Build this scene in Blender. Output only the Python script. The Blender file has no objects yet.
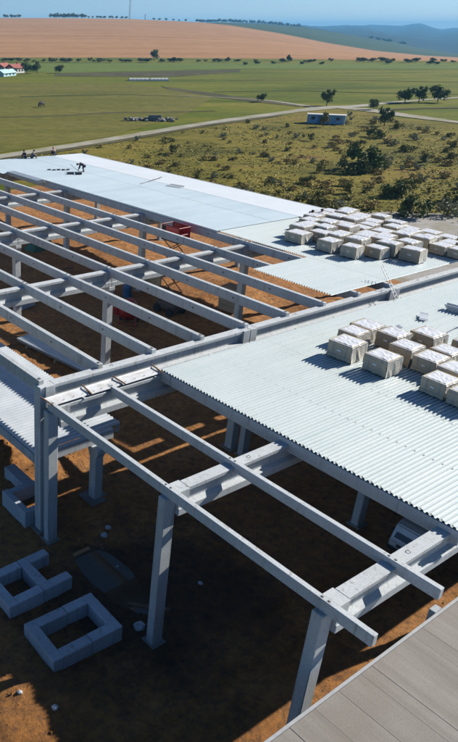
import bpy, bmesh, math, random
from mathutils import Vector, Matrix
R = math.radians
C = bpy.context.scene.collection
rng = random.Random(7)

# ------------------------------------------------------------------ survey
# X runs along the girders, Y along the purlins (away from the camera), metres.
CAMH = 17.5
PCX, PCY, FOC = 45.0, 371.0, 698.0
PITCH = math.atan((PCY - 28) / FOC)
YAW = R(33.5227)
_c, _s = math.cos(YAW), math.sin(YAW)
_cp, _sp = math.cos(PITCH), math.sin(PITCH)

def ray(u, v):
    x = (u - PCX) / FOC; y = -(v - PCY) / FOC
    rx, ry, rz = x, _cp + y * _sp, -_sp + y * _cp
    return Vector((rx * _c + ry * _s, -(rx * _s - ry * _c), rz))

def at(u, v, z=0.0):
    d = ray(u, v); t = (z - CAMH) / d.z
    return Vector((d.x * t, d.y * t, z))

def at_dist(u, v, dist):
    d = ray(u, v); t = dist / math.hypot(d.x, d.y)
    return Vector((d.x * t, d.y * t, CAMH + d.z * t))

# ------------------------------------------------------------------ helpers
def tag(o, label=None, cat=None, group=None, kind=None):
    if label: o['label'] = label
    if cat: o['category'] = cat
    if group: o['group'] = group
    if kind: o['kind'] = kind
    return o

def thing(name, label, cat, loc=(0, 0, 0), rotz=0.0, group=None):
    o = bpy.data.objects.new(name, None); C.objects.link(o)
    o.empty_display_size = 0.3
    o.location = loc; o.rotation_euler = (0, 0, rotz)
    return tag(o, label, cat, group)

def dup(root, label=None, loc=None, rotz=None, scale=None, group=None):
    r = root.copy(); C.objects.link(r)
    if label: r['label'] = label
    if group: r['group'] = group
    if loc is not None: r.location = loc
    if rotz is not None: r.rotation_euler = (0, 0, rotz)
    if scale is not None: r.scale = (scale,) * 3 if not hasattr(scale, '__len__') else scale
    for ch in list(root.children):
        c = ch.copy(); C.objects.link(c); c.parent = r
        for g in list(ch.children):
            d = g.copy(); C.objects.link(d); d.parent = c
    return r

class MB:
    def __init__(self): self.v = []; self.f = []
    def add(self, vs, fs):
        n = len(self.v); self.v += [tuple(p) for p in vs]
        self.f += [tuple(i + n for i in f) for f in fs]
        return self
    def box(self, x0, x1, y0, y1, z0, z1):
        vs = [(x, y, z) for z in (z0, z1) for y in (y0, y1) for x in (x0, x1)]
        return self.add(vs, [(0, 2, 3, 1), (4, 5, 7, 6), (0, 1, 5, 4), (2, 6, 7, 3), (0, 4, 6, 2), (1, 3, 7, 5)])
    def obox(self, c, sx, sy, sz, rz=0.0, tilt=0.0, tax='X'):
        m = Matrix.Translation(c) @ Matrix.Rotation(rz, 4, 'Z') @ Matrix.Rotation(tilt, 4, tax)
        vs = [m @ Vector((x * sx / 2, y * sy / 2, z * sz / 2)) for z in (-1, 1) for y in (-1, 1) for x in (-1, 1)]
        return self.add(vs, [(0, 2, 3, 1), (4, 5, 7, 6), (0, 1, 5, 4), (2, 6, 7, 3), (0, 4, 6, 2), (1, 3, 7, 5)])
    def tube(self, p0, p1, r0, r1=None, n=8, cap=True):
        p0, p1 = Vector(p0), Vector(p1); r1 = r0 if r1 is None else r1
        d = (p1 - p0).normalized()
        a = d.orthogonal().normalized(); b = d.cross(a)
        vs = []
        for p, r in ((p0, r0), (p1, r1)):
            for i in range(n):
                t = 2 * math.pi * i / n
                vs.append(p + a * (r * math.cos(t)) + b * (r * math.sin(t)))
        fs = [(i, (i + 1) % n, n + (i + 1) % n, n + i) for i in range(n)]
        if cap: fs += [tuple(range(n))[::-1], tuple(range(n, 2 * n))]
        return self.add(vs, fs)
    def prism(self, prof, p0, p1, side, up=(0, 0, 1)):
        """closed profile [(s, u)] swept from p0 to p1"""
        p0, p1, side, up = Vector(p0), Vector(p1), Vector(side), Vector(up)
        n = len(prof)
        vs = [p + side * s + up * u for p in (p0, p1) for s, u in prof]
        fs = [(i, (i + 1) % n, n + (i + 1) % n, n + i) for i in range(n)]
        fs += [tuple(range(n))[::-1], tuple(range(n, 2 * n))]
        return self.add(vs, fs)
    def lathe(self, prof, n=16, m=None):
        m = m or Matrix.Identity(4); vs = []
        for r, z in prof:
            for i in range(n):
                t = 2 * math.pi * i / n
                vs.append(m @ Vector((r * math.cos(t), r * math.sin(t), z)))
        fs = []
        for k in range(len(prof) - 1):
            for i in range(n):
                fs.append((k * n + i, k * n + (i + 1) % n, (k + 1) * n + (i + 1) % n, (k + 1) * n + i))
        return self.add(vs, fs)
    def build(self, name, mat, parent=None, bevel=0.0, smooth=False, seg=1):
        me = bpy.data.meshes.new(name)
        me.from_pydata(self.v, [], self.f)
        bm = bmesh.new(); bm.from_mesh(me)
        bmesh.ops.recalc_face_normals(bm, faces=bm.faces)
        if bevel:
            es = [e for e in bm.edges if len(e.link_faces) == 2 and e.calc_face_angle(0) > 0.6]
            bmesh.ops.bevel(bm, geom=es, offset=bevel, segments=seg, affect='EDGES', clamp_overlap=True)
        if smooth:
            for f in bm.faces: f.smooth = True
        bm.to_mesh(me); bm.free()
        me.materials.append(mat)
        o = bpy.data.objects.new(name, me); C.objects.link(o)
        if parent: o.parent = parent
        return o

def sheet(name, pts, z, mat, label=None, kind='structure'):
    me = bpy.data.meshes.new(name)
    me.from_pydata([(p[0], p[1], z) for p in pts], [], [tuple(range(len(pts)))])
    bm = bmesh.new(); bm.from_mesh(me)
    for f in bm.faces:
        f.normal_update()
        if f.normal.z < 0: f.normal_flip()
    bmesh.ops.triangulate(bm, faces=bm.faces)
    bm.to_mesh(me); bm.free()
    me.materials.append(mat)
    o = bpy.data.objects.new(name, me); C.objects.link(o)
    if kind: o['kind'] = kind
    return o

def ribbon(name, pts, widths, z, mat):
    P = [Vector((p[0], p[1], 0)) for p in pts]
    # smooth subdivision
    Q = []; W = []
    for i in range(len(P) - 1):
        p0 = P[max(i - 1, 0)]; p1 = P[i]; p2 = P[i + 1]; p3 = P[min(i + 2, len(P) - 1)]
        for k in range(8):
            t = k / 8
            q = 0.5 * ((2 * p1) + (p2 - p0) * t + (2 * p0 - 5 * p1 + 4 * p2 - p3) * t * t + (3 * p1 - p0 - 3 * p2 + p3) * t ** 3)
            Q.append(q); W.append((widths[i] * (1 - t) + widths[i + 1] * t) * (1 + rng.uniform(-.1, .1)))
    Q.append(P[-1]); W.append(widths[-1])
    vs = []; fs = []
    for i, q in enumerate(Q):
        d = (Q[min(i + 1, len(Q) - 1)] - Q[max(i - 1, 0)]).normalized()
        n = Vector((-d.y, d.x, 0))
        vs += [(q.x + n.x * W[i] / 2, q.y + n.y * W[i] / 2, z), (q.x - n.x * W[i] / 2, q.y - n.y * W[i] / 2, z)]
        if i: fs.append((2 * i - 2, 2 * i - 1, 2 * i + 1, 2 * i))
    me = bpy.data.meshes.new(name); me.from_pydata(vs, [], fs)
    bm = bmesh.new(); bm.from_mesh(me)
    for f in bm.faces:
        f.normal_update()
        if f.normal.z < 0: f.normal_flip()
    bm.to_mesh(me); bm.free()
    me.materials.append(mat)
    o = bpy.data.objects.new(name, me); C.objects.link(o); o['kind'] = 'structure'
    return o

# ------------------------------------------------------------------ materials
def new_mat(name):
    m = bpy.data.materials.new(name); m.use_nodes = True
    nt = m.node_tree; b = nt.nodes['Principled BSDF']
    return m, nt, b

def ramp(nt, fac, stops):
    r = nt.nodes.new('ShaderNodeValToRGB')
    el = r.color_ramp.elements
    while len(el) < len(stops): el.new(0.5)
    for e, (p, c) in zip(el, stops):
        e.position = p; e.color = (*c, 1)
    nt.links.new(fac, r.inputs['Fac'])
    return r.outputs['Color']

def noise(nt, vec, scale, detail=6, rough=0.6, dist=0.0):
    n = nt.nodes.new('ShaderNodeTexNoise')
    n.inputs['Scale'].default_value = scale
    n.inputs['Detail'].default_value = detail
    n.inputs['Roughness'].default_value = rough
    n.inputs['Distortion'].default_value = dist
    nt.links.new(vec, n.inputs['Vector'])
    return n.outputs['Fac']

def mapping(nt, scale=(1, 1, 1), rot=0.0, coord='Object'):
    tc = nt.nodes.new('ShaderNodeTexCoord')
    if coord == 'World':
        g = nt.nodes.new('ShaderNodeNewGeometry'); src = g.outputs['Position']
    else: src = tc.outputs[coord]
    mp = nt.nodes.new('ShaderNodeMapping')
    if rot:      # turn first, then stretch along the turned axes
        mp.vector_type = 'TEXTURE'
        mp.inputs['Scale'].default_value = tuple(1 / q for q in scale)
        mp.inputs['Rotation'].default_value = (0, 0, -rot)
    else:
        mp.inputs['Scale'].default_value = scale
    nt.links.new(src, mp.inputs['Vector'])
    return mp.outputs['Vector']

def mix(nt, fac, a, b, blend='MIX'):
    n = nt.nodes.new('ShaderNodeMix'); n.data_type = 'RGBA'; n.blend_type = blend
    if isinstance(fac, (int, float)): n.inputs['Factor'].default_value = fac
    else: nt.links.new(fac, n.inputs['Factor'])
    for k, s in (('A', a), ('B', b)):
        sock = [i for i in n.inputs if i.name == k and i.type == 'RGBA'][0]
        if isinstance(s, tuple): sock.default_value = (*s, 1)
        else: nt.links.new(s, sock)
    return [o for o in n.outputs if o.type == 'RGBA'][0]

def bump(nt, b, h, strength=0.3, dist=0.02):
    n = nt.nodes.new('ShaderNodeBump')
    n.inputs['Strength'].default_value = strength
    n.inputs['Distance'].default_value = dist
    nt.links.new(h, n.inputs['Height']); nt.links.new(n.outputs['Normal'], b.inputs['Normal'])

def mat_noise(name, c0, c1, scale=3.0, rough=0.85, bumps=0.25, c2=None, scale2=0.5, stretch=(1, 1, 1), coord='World', metallic=0.0, rot=0.0):
    m, nt, b = new_mat(name)
    v = mapping(nt, stretch, rot, coord)
    n1 = noise(nt, v, scale, 8, 0.65)
    col = ramp(nt, n1, [(0.3, c0), (0.7, c1)])
    if c2:
        n2 = noise(nt, v, scale2, 5, 0.6, 0.4)
        col = mix(nt, ramp(nt, n2, [(0.45, (0, 0, 0)), (0.65, (1, 1, 1))]), col, c2)
    nt.links.new(col, b.inputs['Base Color'])
    b.inputs['Roughness'].default_value = rough
    b.inputs['Metallic'].default_value = metallic
    if bumps: bump(nt, b, n1, bumps, 0.03)
    return m

def mat_plain(name, c, rough=0.6, metallic=0.0, var=0.12, scale=6.0):
    lo = tuple(x * (1 - var) for x in c); hi = tuple(min(1, x * (1 + var)) for x in c)
    return mat_noise(name, lo, hi, scale, rough, 0.05, metallic=metallic)

M = {}
def concrete(name, lo, hi, stain):
    m, nt, b = new_mat(name)
    v = mapping(nt, (1, 1, 1), 0, 'World')
    n1 = noise(nt, v, 1.3, 8, 0.7, 0.3)
    n2 = noise(nt, v, 22, 5, 0.7)
    vs = mapping(nt, (2.2, 2.2, 0.35), 0, 'World')
    n3 = noise(nt, vs, 1.6, 6, 0.6, 0.5)
    col = ramp(nt, n1, [(0.3, lo), (0.7, hi)])
    col = mix(nt, ramp(nt, n3, [(0.56, (0, 0, 0)), (0.74, (.6, .6, .6))]), col, stain)
    col = mix(nt, ramp(nt, n2, [(0.35, (.75, .75, .75)), (0.62, (1, 1, 1))]), (0, 0, 0), col, 'MIX') if False else col
    oi = nt.nodes.new('ShaderNodeObjectInfo')
    col = mix(nt, 1.0, col, ramp(nt, oi.outputs['Random'], [(0.0, (.82, .82, .81)), (1.0, (1, 1, 1))]), 'MULTIPLY')
    n4 = noise(nt, mapping(nt, (6, 6, .5), 0, 'World'), 1.1, 3, 0.5)
    col = mix(nt, ramp(nt, n4, [(0.60, (0, 0, 0)), (0.72, (.55, .55, .55))]), col, (.20, .17, .13))
    dk = ramp(nt, n2, [(0.3, (.74, .74, .74)), (0.55, (1, 1, 1))])
    col = mix(nt, 1.0, col, dk, 'MULTIPLY')
    nt.links.new(col, b.inputs['Base Color'])
    b.inputs['Roughness'].default_value = 0.85
    bump(nt, b, n2, 0.25, 0.01)
    return m
M['concrete'] = concrete('precast_concrete', (.50, .525, .525), (.61, .635, .63), (.33, .325, .31))
M['block'] = concrete('block_concrete', (.44, .47, .50), (.56, .59, .61), (.33, .34, .35))
M['pad'] = concrete('pad_concrete', (.2, .19, .17), (.32, .3, .27), (.14, .11, .08))
M['steel'] = mat_plain('dark_steel', (.12, .1, .09), 0.6, 0.5)
M['rust'] = mat_noise('rusty_wood_batten', (.12, .06, .035), (.24, .14, .09), 9, 0.9)
M['galv'] = mat_noise('galvanised_sheet', (.52, .56, .57), (.64, .67, .68), 1.2, 0.42, 0.03, metallic=0.15)
M['flash'] = mat_noise('flashing_sheet', (.62, .63, .62), (.76, .76, .74), 2.0, 0.5, 0.04, c2=(.55, .52, .48), scale2=2.2)
M['screw'] = mat_plain('screw_steel', (.16, .16, .16), 0.5, 0.6)

def mat_deck():
    m, nt, b = new_mat('roof_deck_sheet')
    v = mapping(nt, (1, 1, 1), 0, 'World')
    n1 = noise(nt, v, 0.5, 5, 0.6, 0.4)
    v2 = mapping(nt, (.12, 5.0, 1), 0, 'World')       # sheets about a metre wide, weathered along their length
    n2 = noise(nt, v2, 1.0, 3, 0.6)
    n3 = noise(nt, v, 7, 6, 0.7)
    col = ramp(nt, n1, [(0.3, (.56, .625, .60)), (0.7, (.66, .715, .685))])
    col = mix(nt, 0.5, col, ramp(nt, n2, [(0.3, (.54, .615, .59)), (0.7, (.70, .735, .70))]))
    col = mix(nt, ramp(nt, n3, [(0.55, (0, 0, 0)), (0.75, (.55, .55, .55))]), col, (.44, .43, .40))
    nt.links.new(col, b.inputs['Base Color'])
    b.inputs['Roughness'].default_value = 0.45
    b.inputs['Metallic'].default_value = 0.1
    return m
M['deck'] = mat_deck()
def mat_membrane():
    m, nt, b = new_mat('roof_membrane')
    v = mapping(nt, (1, 1, 1), 0, 'World')
    n1 = noise(nt, v, 0.22, 5, 0.6, 0.5)
    n2 = noise(nt, v, 5, 6, 0.7)
    col = ramp(nt, n1, [(0.3, (.50, .59, .61)), (0.7, (.58, .665, .68))])
    n3 = noise(nt, mapping(nt, (.03, .8, 1), 0, 'World'), 1.0, 2, 0.5)     # strips of membrane laid along the girders
    col = mix(nt, 1.0, col, ramp(nt, n3, [(0.35, (.90, .92, .93)), (0.62, (1, 1, 1))]), 'MULTIPLY')
    col = mix(nt, ramp(nt, n2, [(0.58, (0, 0, 0)), (0.78, (.5, .5, .5))]), col, (.46, .48, .47))
    nt.links.new(col, b.inputs['Base Color'])
    b.inputs['Roughness'].default_value = 0.5
    bump(nt, b, n1, 0.4, 0.15)
    return m
M['membrane'] = mat_membrane()
M['membrane_white'] = mat_noise('roof_membrane_white', (.62, .66, .665), (.70, .73, .73), 0.4, 0.55, 0.15)
M['seam'] = mat_plain('roof_seam', (.38, .42, .43), 0.7)

def mat_dirt():
    m, nt, b = new_mat('site_dirt')
    v = mapping(nt, (1, 1, 1), 0, 'World')
    n1 = noise(nt, v, 0.35, 8, 0.65, 0.5)
    n2 = noise(nt, v, 3.5, 9, 0.75)
    n3 = noise(nt, v, 18, 5, 0.7)
    col = ramp(nt, n1, [(0.25, (.27, .10, .018)), (0.5, (.43, .178, .036)), (0.75, (.52, .25, .075))])
    col = mix(nt, ramp(nt, n2, [(0.35, (.9, .9, .9)), (0.6, (0, 0, 0))]), col, (.12, .055, .02))
    col = mix(nt, ramp(nt, n3, [(0.64, (0, 0, 0)), (0.72, (1, 1, 1))]), col, (.40, .28, .17))
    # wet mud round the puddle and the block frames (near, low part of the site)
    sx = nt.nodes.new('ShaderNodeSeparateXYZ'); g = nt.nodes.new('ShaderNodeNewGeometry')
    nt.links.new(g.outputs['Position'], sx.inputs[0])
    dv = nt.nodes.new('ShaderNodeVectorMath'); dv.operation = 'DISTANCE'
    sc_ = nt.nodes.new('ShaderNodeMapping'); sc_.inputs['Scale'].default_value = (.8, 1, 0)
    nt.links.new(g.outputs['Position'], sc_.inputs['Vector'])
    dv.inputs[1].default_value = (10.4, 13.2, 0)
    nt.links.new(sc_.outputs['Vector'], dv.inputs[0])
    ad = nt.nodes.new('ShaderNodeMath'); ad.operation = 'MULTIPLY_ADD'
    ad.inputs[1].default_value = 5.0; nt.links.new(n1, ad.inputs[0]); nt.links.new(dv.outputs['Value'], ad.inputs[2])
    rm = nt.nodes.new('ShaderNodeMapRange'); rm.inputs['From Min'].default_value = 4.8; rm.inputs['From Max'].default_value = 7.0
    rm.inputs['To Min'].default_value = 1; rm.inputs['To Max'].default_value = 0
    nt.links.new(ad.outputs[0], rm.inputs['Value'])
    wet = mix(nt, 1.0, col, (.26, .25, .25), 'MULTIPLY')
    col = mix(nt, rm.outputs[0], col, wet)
    nt.links.new(col, b.inputs['Base Color'])
    b.inputs['Roughness'].default_value = 0.95
    bump(nt, b, n2, 1.0, 0.16)
    return m
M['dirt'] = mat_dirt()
M['gravel'] = mat_noise('gravel_yard', (.24, .22, .19), (.38, .36, .33), 5, 0.95, 0.5, c2=(.2, .17, .1), scale2=0.25)
M['road'] = mat_noise('road_gravel', (.25, .225, .165), (.36, .33, .25), 0.6, 0.95, 0.1, c2=(.20, .18, .09), scale2=0.15)
M['puddle'] = mat_noise('puddle_water', (.05, .034, .02), (.07, .05, .03), 1.0, 0.03, 0.0)

def mat_field(name, stops, scale, stretch=(1, 1, 1), rot=0.0, fine=1.2, finec=(.6, .6, .6), rough=1.0):
    m, nt, b = new_mat(name)
    v = mapping(nt, stretch, rot, 'World')
    n1 = noise(nt, v, scale, 8, 0.62, 0.6)
    col = ramp(nt, n1, stops)
    v2 = mapping(nt, (1, 1, 1), 0, 'World')
    n2 = noise(nt, v2, fine, 8, 0.75)
    col = mix(nt, 1.0, col, ramp(nt, n2, [(0.32, finec), (0.6, (1, 1, 1))]), 'MULTIPLY')
    nt.links.new(col, b.inputs['Base Color'])
    b.inputs['Roughness'].default_value = rough
    b.inputs['Specular IOR Level'].default_value = 0.1
    return m
FR = R(-33)
M['meadow'] = mat_field('meadow_grass', [(.28, (.06, .075, .003)), (.42, (.098, .12, .006)), (.54, (.148, .152, .011)), (.70, (.21, .18, .026))], 0.014, (1, 4.5, 1), R(30), 0.35, (.68, .68, .62))
M['meadow_dark'] = mat_field('long_grass', [(.3, (.06, .075, .012)), (.7, (.10, .105, .02))], 0.05, (1, 3, 1), R(20), .4)
M['bright'] = mat_field('bright_green_crop', [(.3, (.10, .14, .018)), (.7, (.15, .185, .032))], 0.02, (1, 6, 1), R(33), 0.25, (.75, .75, .75))
M['tanfield'] = mat_field('dry_olive_grass', [(.25, (.105, .105, .014)), (.5, (.145, .135, .022)), (.75, (.195, .165, .04))], 0.012, (1, 6, 1), R(34), 0.4)
M['scrub'] = mat_field('scrub_grass', [(.24, (.065, .066, .008)), (.38, (.11, .10, .012)), (.48, (.165, .14, .018)), (.58, (.235, .185, .03)), (.66, (.17, .10, .03)), (.78, (.23, .17, .05))], 0.06, (1, 2.2, 1), R(33), 1.1, (.5, .5, .42))
M['darkstrip'] = mat_field('rough_verge', [(.3, (.06, .06, .025)), (.7, (.13, .11, .05))], 0.06, (1, 1, 1), 0, 0.5)
M['wheat'] = mat_field('ripe_crop', [(.27, (.17, .14, .045)), (.34, (.31, .155, .06)), (.5, (.39, .205, .085)), (.75, (.45, .25, .115))], 0.004, (1, 9, 1), R(31), 0.08, (.8, .77, .72))
M['hill'] = mat_field('hill_grass', [(.3, (.035, .055, .015)), (.55, (.06, .085, .022)), (.75, (.10, .105, .035))], 0.004, (1, 4, 1), R(33), 0.05, (.6, .6, .6))
M['mountain'] = mat_field('forested_hills', [(.3, (.012, .024, .022)), (.55, (.025, .038, .03)), (.75, (.07, .07, .055))], 0.0016, (1, 2, 1), 0, 0.012, (.6, .6, .6))

def mat_leaf(name, c0, c1, c2):
    m, nt, b = new_mat(name)
    v = mapping(nt, (1, 1, 1), 0, 'Object')
    n1 = noise(nt, v, 1.1, 4, 0.6)
    oi = nt.nodes.new('ShaderNodeObjectInfo')
    col = ramp(nt, n1, [(0.35, c0), (0.65, c1)])
    col = mix(nt, oi.outputs['Random'], col, mix(nt, 0.55, col, c2))
    nt.links.new(col, b.inputs['Base Color'])
    b.inputs['Roughness'].default_value = 0.75
    b.inputs['Specular IOR Level'].default_value = 0.2
    return m
M['leaf'] = mat_leaf('dark_leaves', (.075, .11, .025), (.135, .175, .045), (.17, .165, .05))
M['leaf_olive'] = mat_leaf('olive_leaves', (.15, .155, .035), (.24, .225, .055), (.28, .22, .065))
M['leaf_grey'] = mat_leaf('silvery_leaves', (.21, .22, .13), (.31, .31, .2), (.24, .22, .11))
M['leaf_dry'] = mat_leaf('dry_stalks', (.34, .27, .08), (.48, .39, .14), (.36, .24, .09))
M['bark'] = mat_noise('bark', (.06, .045, .03), (.11, .09, .06), 8, 0.95)

M['pack'] = mat_noise('insulation_boards', (.42, .36, .25), (.53, .46, .33), 3.0, 0.7, 0.1, stretch=(1, 1, 9))
M['pack_brown'] = mat_noise('insulation_boards_brown', (.34, .27, .18), (.44, .36, .25), 3.0, 0.7, 0.1, stretch=(1, 1, 9))
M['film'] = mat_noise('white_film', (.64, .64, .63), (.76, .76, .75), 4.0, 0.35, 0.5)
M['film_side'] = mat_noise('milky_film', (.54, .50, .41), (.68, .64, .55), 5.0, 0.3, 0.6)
M['tagw'] = mat_plain('white_tag', (.8, .8, .78), 0.6)
M['wood'] = mat_noise('timber', (.36, .26, .15), (.50, .38, .23), 4, 0.85, stretch=(1, 1, 4))
M['red'] = mat_plain('red_paint', (.34, .022, .018), 0.4)
M['black'] = mat_plain('black_rubber', (.02, .02, .02), 0.8)
M['bluep'] = mat_plain('blue_paint', (.06, .16, .34), 0.5)
M['bluewall'] = mat_plain('pale_blue_wall', (.20, .36, .52), 0.7, 0, .15, 1.0)
M['whitewall'] = mat_plain('white_wall', (.52, .51, .48), 0.8)
M['redroof'] = mat_plain('red_roof_tiles', (.30, .085, .055), 0.85, 0, .2, 2)
M['tealwall'] = mat_plain('teal_roof', (.40, .58, .58), 0.8)
M['greent'] = mat_plain('green_tarp', (.03, .12, .08), 0.6)
M['skin'] = mat_plain('skin', (.45, .27, .19), 0.6)
M['navy'] = mat_plain('dark_work_clothes', (.025, .03, .045), 0.9)
M['greyc'] = mat_plain('grey_work_clothes', (.09, .10, .12), 0.9)
M['whitec'] = mat_plain('pale_shirt', (.6, .62, .65), 0.9)
M['hair'] = mat_plain('dark_hair', (.02, .015, .01), 0.8)
M['glass'] = mat_plain('window_glass', (.02, .025, .03), 0.08)
M['vanp'] = mat_plain('grey_vehicle_paint', (.50, .53, .56), 0.35, 0.2)
M['lamp'] = mat_plain('lamp_glass', (.7, .7, .68), 0.15)
M['alu'] = mat_plain('aluminium', (.34, .35, .35), 0.6, 0.3)
M['cow'] = mat_plain('dark_hide', (.03, .022, .018), 0.8)

def mat_planks():
    m, nt, b = new_mat('weathered_roof_planks')
    v = mapping(nt, (2.4, .10, 1), 0, 'World')
    n1 = noise(nt, v, 1.0, 7, 0.7, 0.2)
    v2 = mapping(nt, (1, 1, 1), 0, 'World')
    n2 = noise(nt, v2, 0.5, 6, 0.6)
    n3 = noise(nt, v2, 25, 5, 0.7)
    col = ramp(nt, n1, [(0.28, (.20, .178, .15)), (0.5, (.255, .228, .195)), (0.72, (.31, .28, .245))])
    col = mix(nt, ramp(nt, n2, [(0.45, (0, 0, 0)), (0.7, (.7, .7, .7))]), col, (.21, .18, .14))
    col = mix(nt, 1.0, col, ramp(nt, n3, [(0.3, (.8, .8, .8)), (0.55, (1, 1, 1))]), 'MULTIPLY')
    nt.links.new(col, b.inputs['Base Color'])
    b.inputs['Roughness'].default_value = 0.9
    bump(nt, b, n3, 0.3, 0.01)
    return m
M['planks'] = mat_planks()
M['trim'] = mat_plain('roof_edge_trim', (.36, .36, .35), 0.7)

# ------------------------------------------------------------------ terrain
from mathutils import noise as mn
def lerp_tab(tab, x):
    if x <= tab[0][0]: return tab[0][1]
    for (x0, y0), (x1, y1) in zip(tab, tab[1:]):
        if x <= x1:
            t = (x - x0) / (x1 - x0); return y0 + (y1 - y0) * t
    return tab[-1][1]
RIDGE1 = [(-300, 24), (-60, 18.5), (0, 17.6), (60, 17.6), (130, 18.6), (200, 22), (230, 25), (280, 33), (330, 43), (380, 51), (430, 56), (475, 58.5), (800, 60)]
RIDGE2 = [(-300, 26), (180, 23.5), (220, 22), (262, 23.5), (300, 27), (330, 31), (370, 38), (420, 47), (458, 53), (520, 56), (800, 57)]
RIDGE3 = [(-300, 28), (200, 26), (255, 23.8), (280, 23.6), (292, 24.4), (305, 24.2), (318, 25.8), (330, 26.2), (345, 25.4), (360, 25.6), (372, 25.9), (383, 27), (393, 27.6), (403, 26.0), (411, 24.7), (420, 24.5), (430, 25.9), (442, 27.5), (452, 27.0), (470, 26.6), (520, 25), (600, 27), (800, 28)]
D0, D1, D2, D3 = 505.0, 1300.0, 2300.0, 7000.0
def azim_u(x, y):
    # screen column of a far point
    xc = x * _c - y * _s * -1 * -1 if False else x * _c - y * _s
    yc = x * _s + y * _c
    if yc <= 0.05 * math.hypot(x, y): return None
    return PCX + FOC / _cp * (xc / yc)
def ridge_z(tab, u, D):
    return at_dist(u, lerp_tab(tab, u), D).z
def terr(ang, D):
    """height at bearing ang (from the +Y-ish view axis) and distance D"""
    x, y = D * math.sin(ang), D * math.cos(ang)
    u = azim_u(x, y)
    k = 1.0
    if u is None: u, k = (800 if ang > YAW else -300), 0.0
    elif u > 800: k = max(0, 1 - (u - 800) / 1500); u = 800
    elif u < -300: k = max(0, 1 - (-300 - u) / 1500); u = -300
    z1, z2, z3 = (ridge_z(t, u, d) for t, d in ((RIDGE1, D1), (RIDGE2, D2), (RIDGE3, D3)))
    tab = [(D0, 0), (D1, z1), (D1 + 60, z1 - 1.2), (D2, z2), (D2 + 100, z2 - 4), (D3, z3), (D3 + 1500, z3 - 80), (20000, z3 - 90)]
    z = lerp_tab(tab, D) * k
    if D > D2 + 50: z += 26 * (D - D2) / (D3 - D2) * mn.fractal(Vector((ang * 22, D / 2600, 4.2)), .9, 2.1, 4)
    if D > D2 + 50: z += 5 * math.sin(ang * 61 + D / 900) * min(1, (D3 - D) / 2000) * (D < D3)
    return z
def ring(name, radii, mat, na=420):
    vs = []; fs = []
    # finer bearings inside the view
    angs = []
    lo, hi = YAW - R(18), YAW + R(48)
    for i in range(na): angs.append(lo + (hi - lo) * i / na)
    for i in range(120): angs.append(hi + (2 * math.pi - (hi - lo)) * i / 120)
    n = len(angs)
    for r in radii:
        for a in angs:
            vs.append((r * math.sin(a), r * math.cos(a), terr(a, r) if r > D0 else 0.0))
    for k in range(len(radii) - 1):
        for i in range(n):
            fs.append((k * n + i, (k + 1) * n + i, (k + 1) * n + (i + 1) % n, k * n + (i + 1) % n))
    if radii[0] == 0: pass
    me = bpy.data.meshes.new(name); me.from_pydata(vs, [], fs)
    bm = bmesh.new(); bm.from_mesh(me)
    bmesh.ops.remove_doubles(bm, verts=bm.verts, dist=0.001)
    for f in bm.faces:
        f.normal_update()
        if f.normal.z < 0: f.normal_flip()
        f.smooth = True
    bm.to_mesh(me); bm.free(); me.materials.append(mat)
    o = bpy.data.objects.new(name, me); C.objects.link(o); o['kind'] = 'structure'
    return o
ring('ground', [0, 40, 120, 250, 400, D0], M['meadow'])
ring('crop_field', [D0 + (D1 + 60 - D0) * i / 20 for i in range(21)], M['wheat'])
ring('hills', [D1 + 60 + (D2 + 100 - D1 - 60) * i / 14 for i in range(15)], M['hill'])
ring('mountains', [D2 + 100, 2900, 3500, 4200, 5000, 6000, 6500, 6800, D3, D3 + 400, D3 + 1500], M['mountain'])

# fields and verges on the flat land (sheets a few mm apart)
def G(*pts): return [at(u, v) for u, v in pts]
sheet('olive_field', G((-60, 84), (120, 83), (215, 96), (185, 115), (110, 137), (0, 153), (-90, 166)), 0.05, M['tanfield'])
sheet('green_field', G((-40, 63.2), (470, 63.6), (600, 64), (600, 71), (470, 69), (240, 69), (110, 72), (60, 73), (20, 71), (-40, 70)), 0.06, M['bright'])
sheet('rough_strip', G((55, 73.6), (110, 72.4), (240, 69.4), (240, 72), (170, 77), (110, 76.4), (55, 76)), 0.07, M['darkstrip'])
sheet('rough_bank', G((160, 86), (240, 97), (300, 105), (300, 107), (235, 100), (170, 90)), 0.07, M['darkstrip'])
scr = [at(u, v) for u, v in ((-60, 168), (0, 159), (100, 143.5), (200, 126.5), (280, 115.5), (320, 110), (345, 108.5), (400, 118), (460, 124), (640, 148))]
scr += [Vector((120, 10, 0)), Vector((100, -20, 0)), Vector((46, -20, 0)), Vector((46, 90, 0))]
sheet('scrubland', scr, 0.02, M['scrub'])
road_pts = [at(u, v) for u, v in ((-150, 182), (0, 157), (100, 141.5), (200, 124.5), (280, 113.5), (325, 108), (360, 106), (400, 102), (470, 97), (620, 88))]
ribbon('road', road_pts, [2.9, 2.9, 2.9, 3.0, 3.4, 5, 3.6, 2.4, 2.0, 2.0], 0.09, M['road'])
ribbon('track', [at(u, v) for u, v in ((330, 107), (365, 110), (400, 115), (430, 119), (470, 124), (640, 143))], [4, 6, 5, 4.5, 3, 3], 0.11, M['road'])
ribbon('path', [at(u, v) for u, v in ((325, 108.5), (305, 106), (270, 101), (235, 98.5), (180, 96))], [3, 2.2, 1.5, 1.0, .8], 0.11, M['road'])
ribbon('field_margin', [at(u, v) for u, v in ((-20, 118), (60, 116), (110, 113), (160, 112.5), (215, 111))], [2, 1.2, 2.2, 1.5, 1], 0.08, M['darkstrip'])
ribbon('field_margin', [at(u, v) for u, v in ((215, 92), (290, 91), (380, 93), (470, 95))], [2, 2.6, 2, 2], 0.08, M['meadow_dark'])
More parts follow.
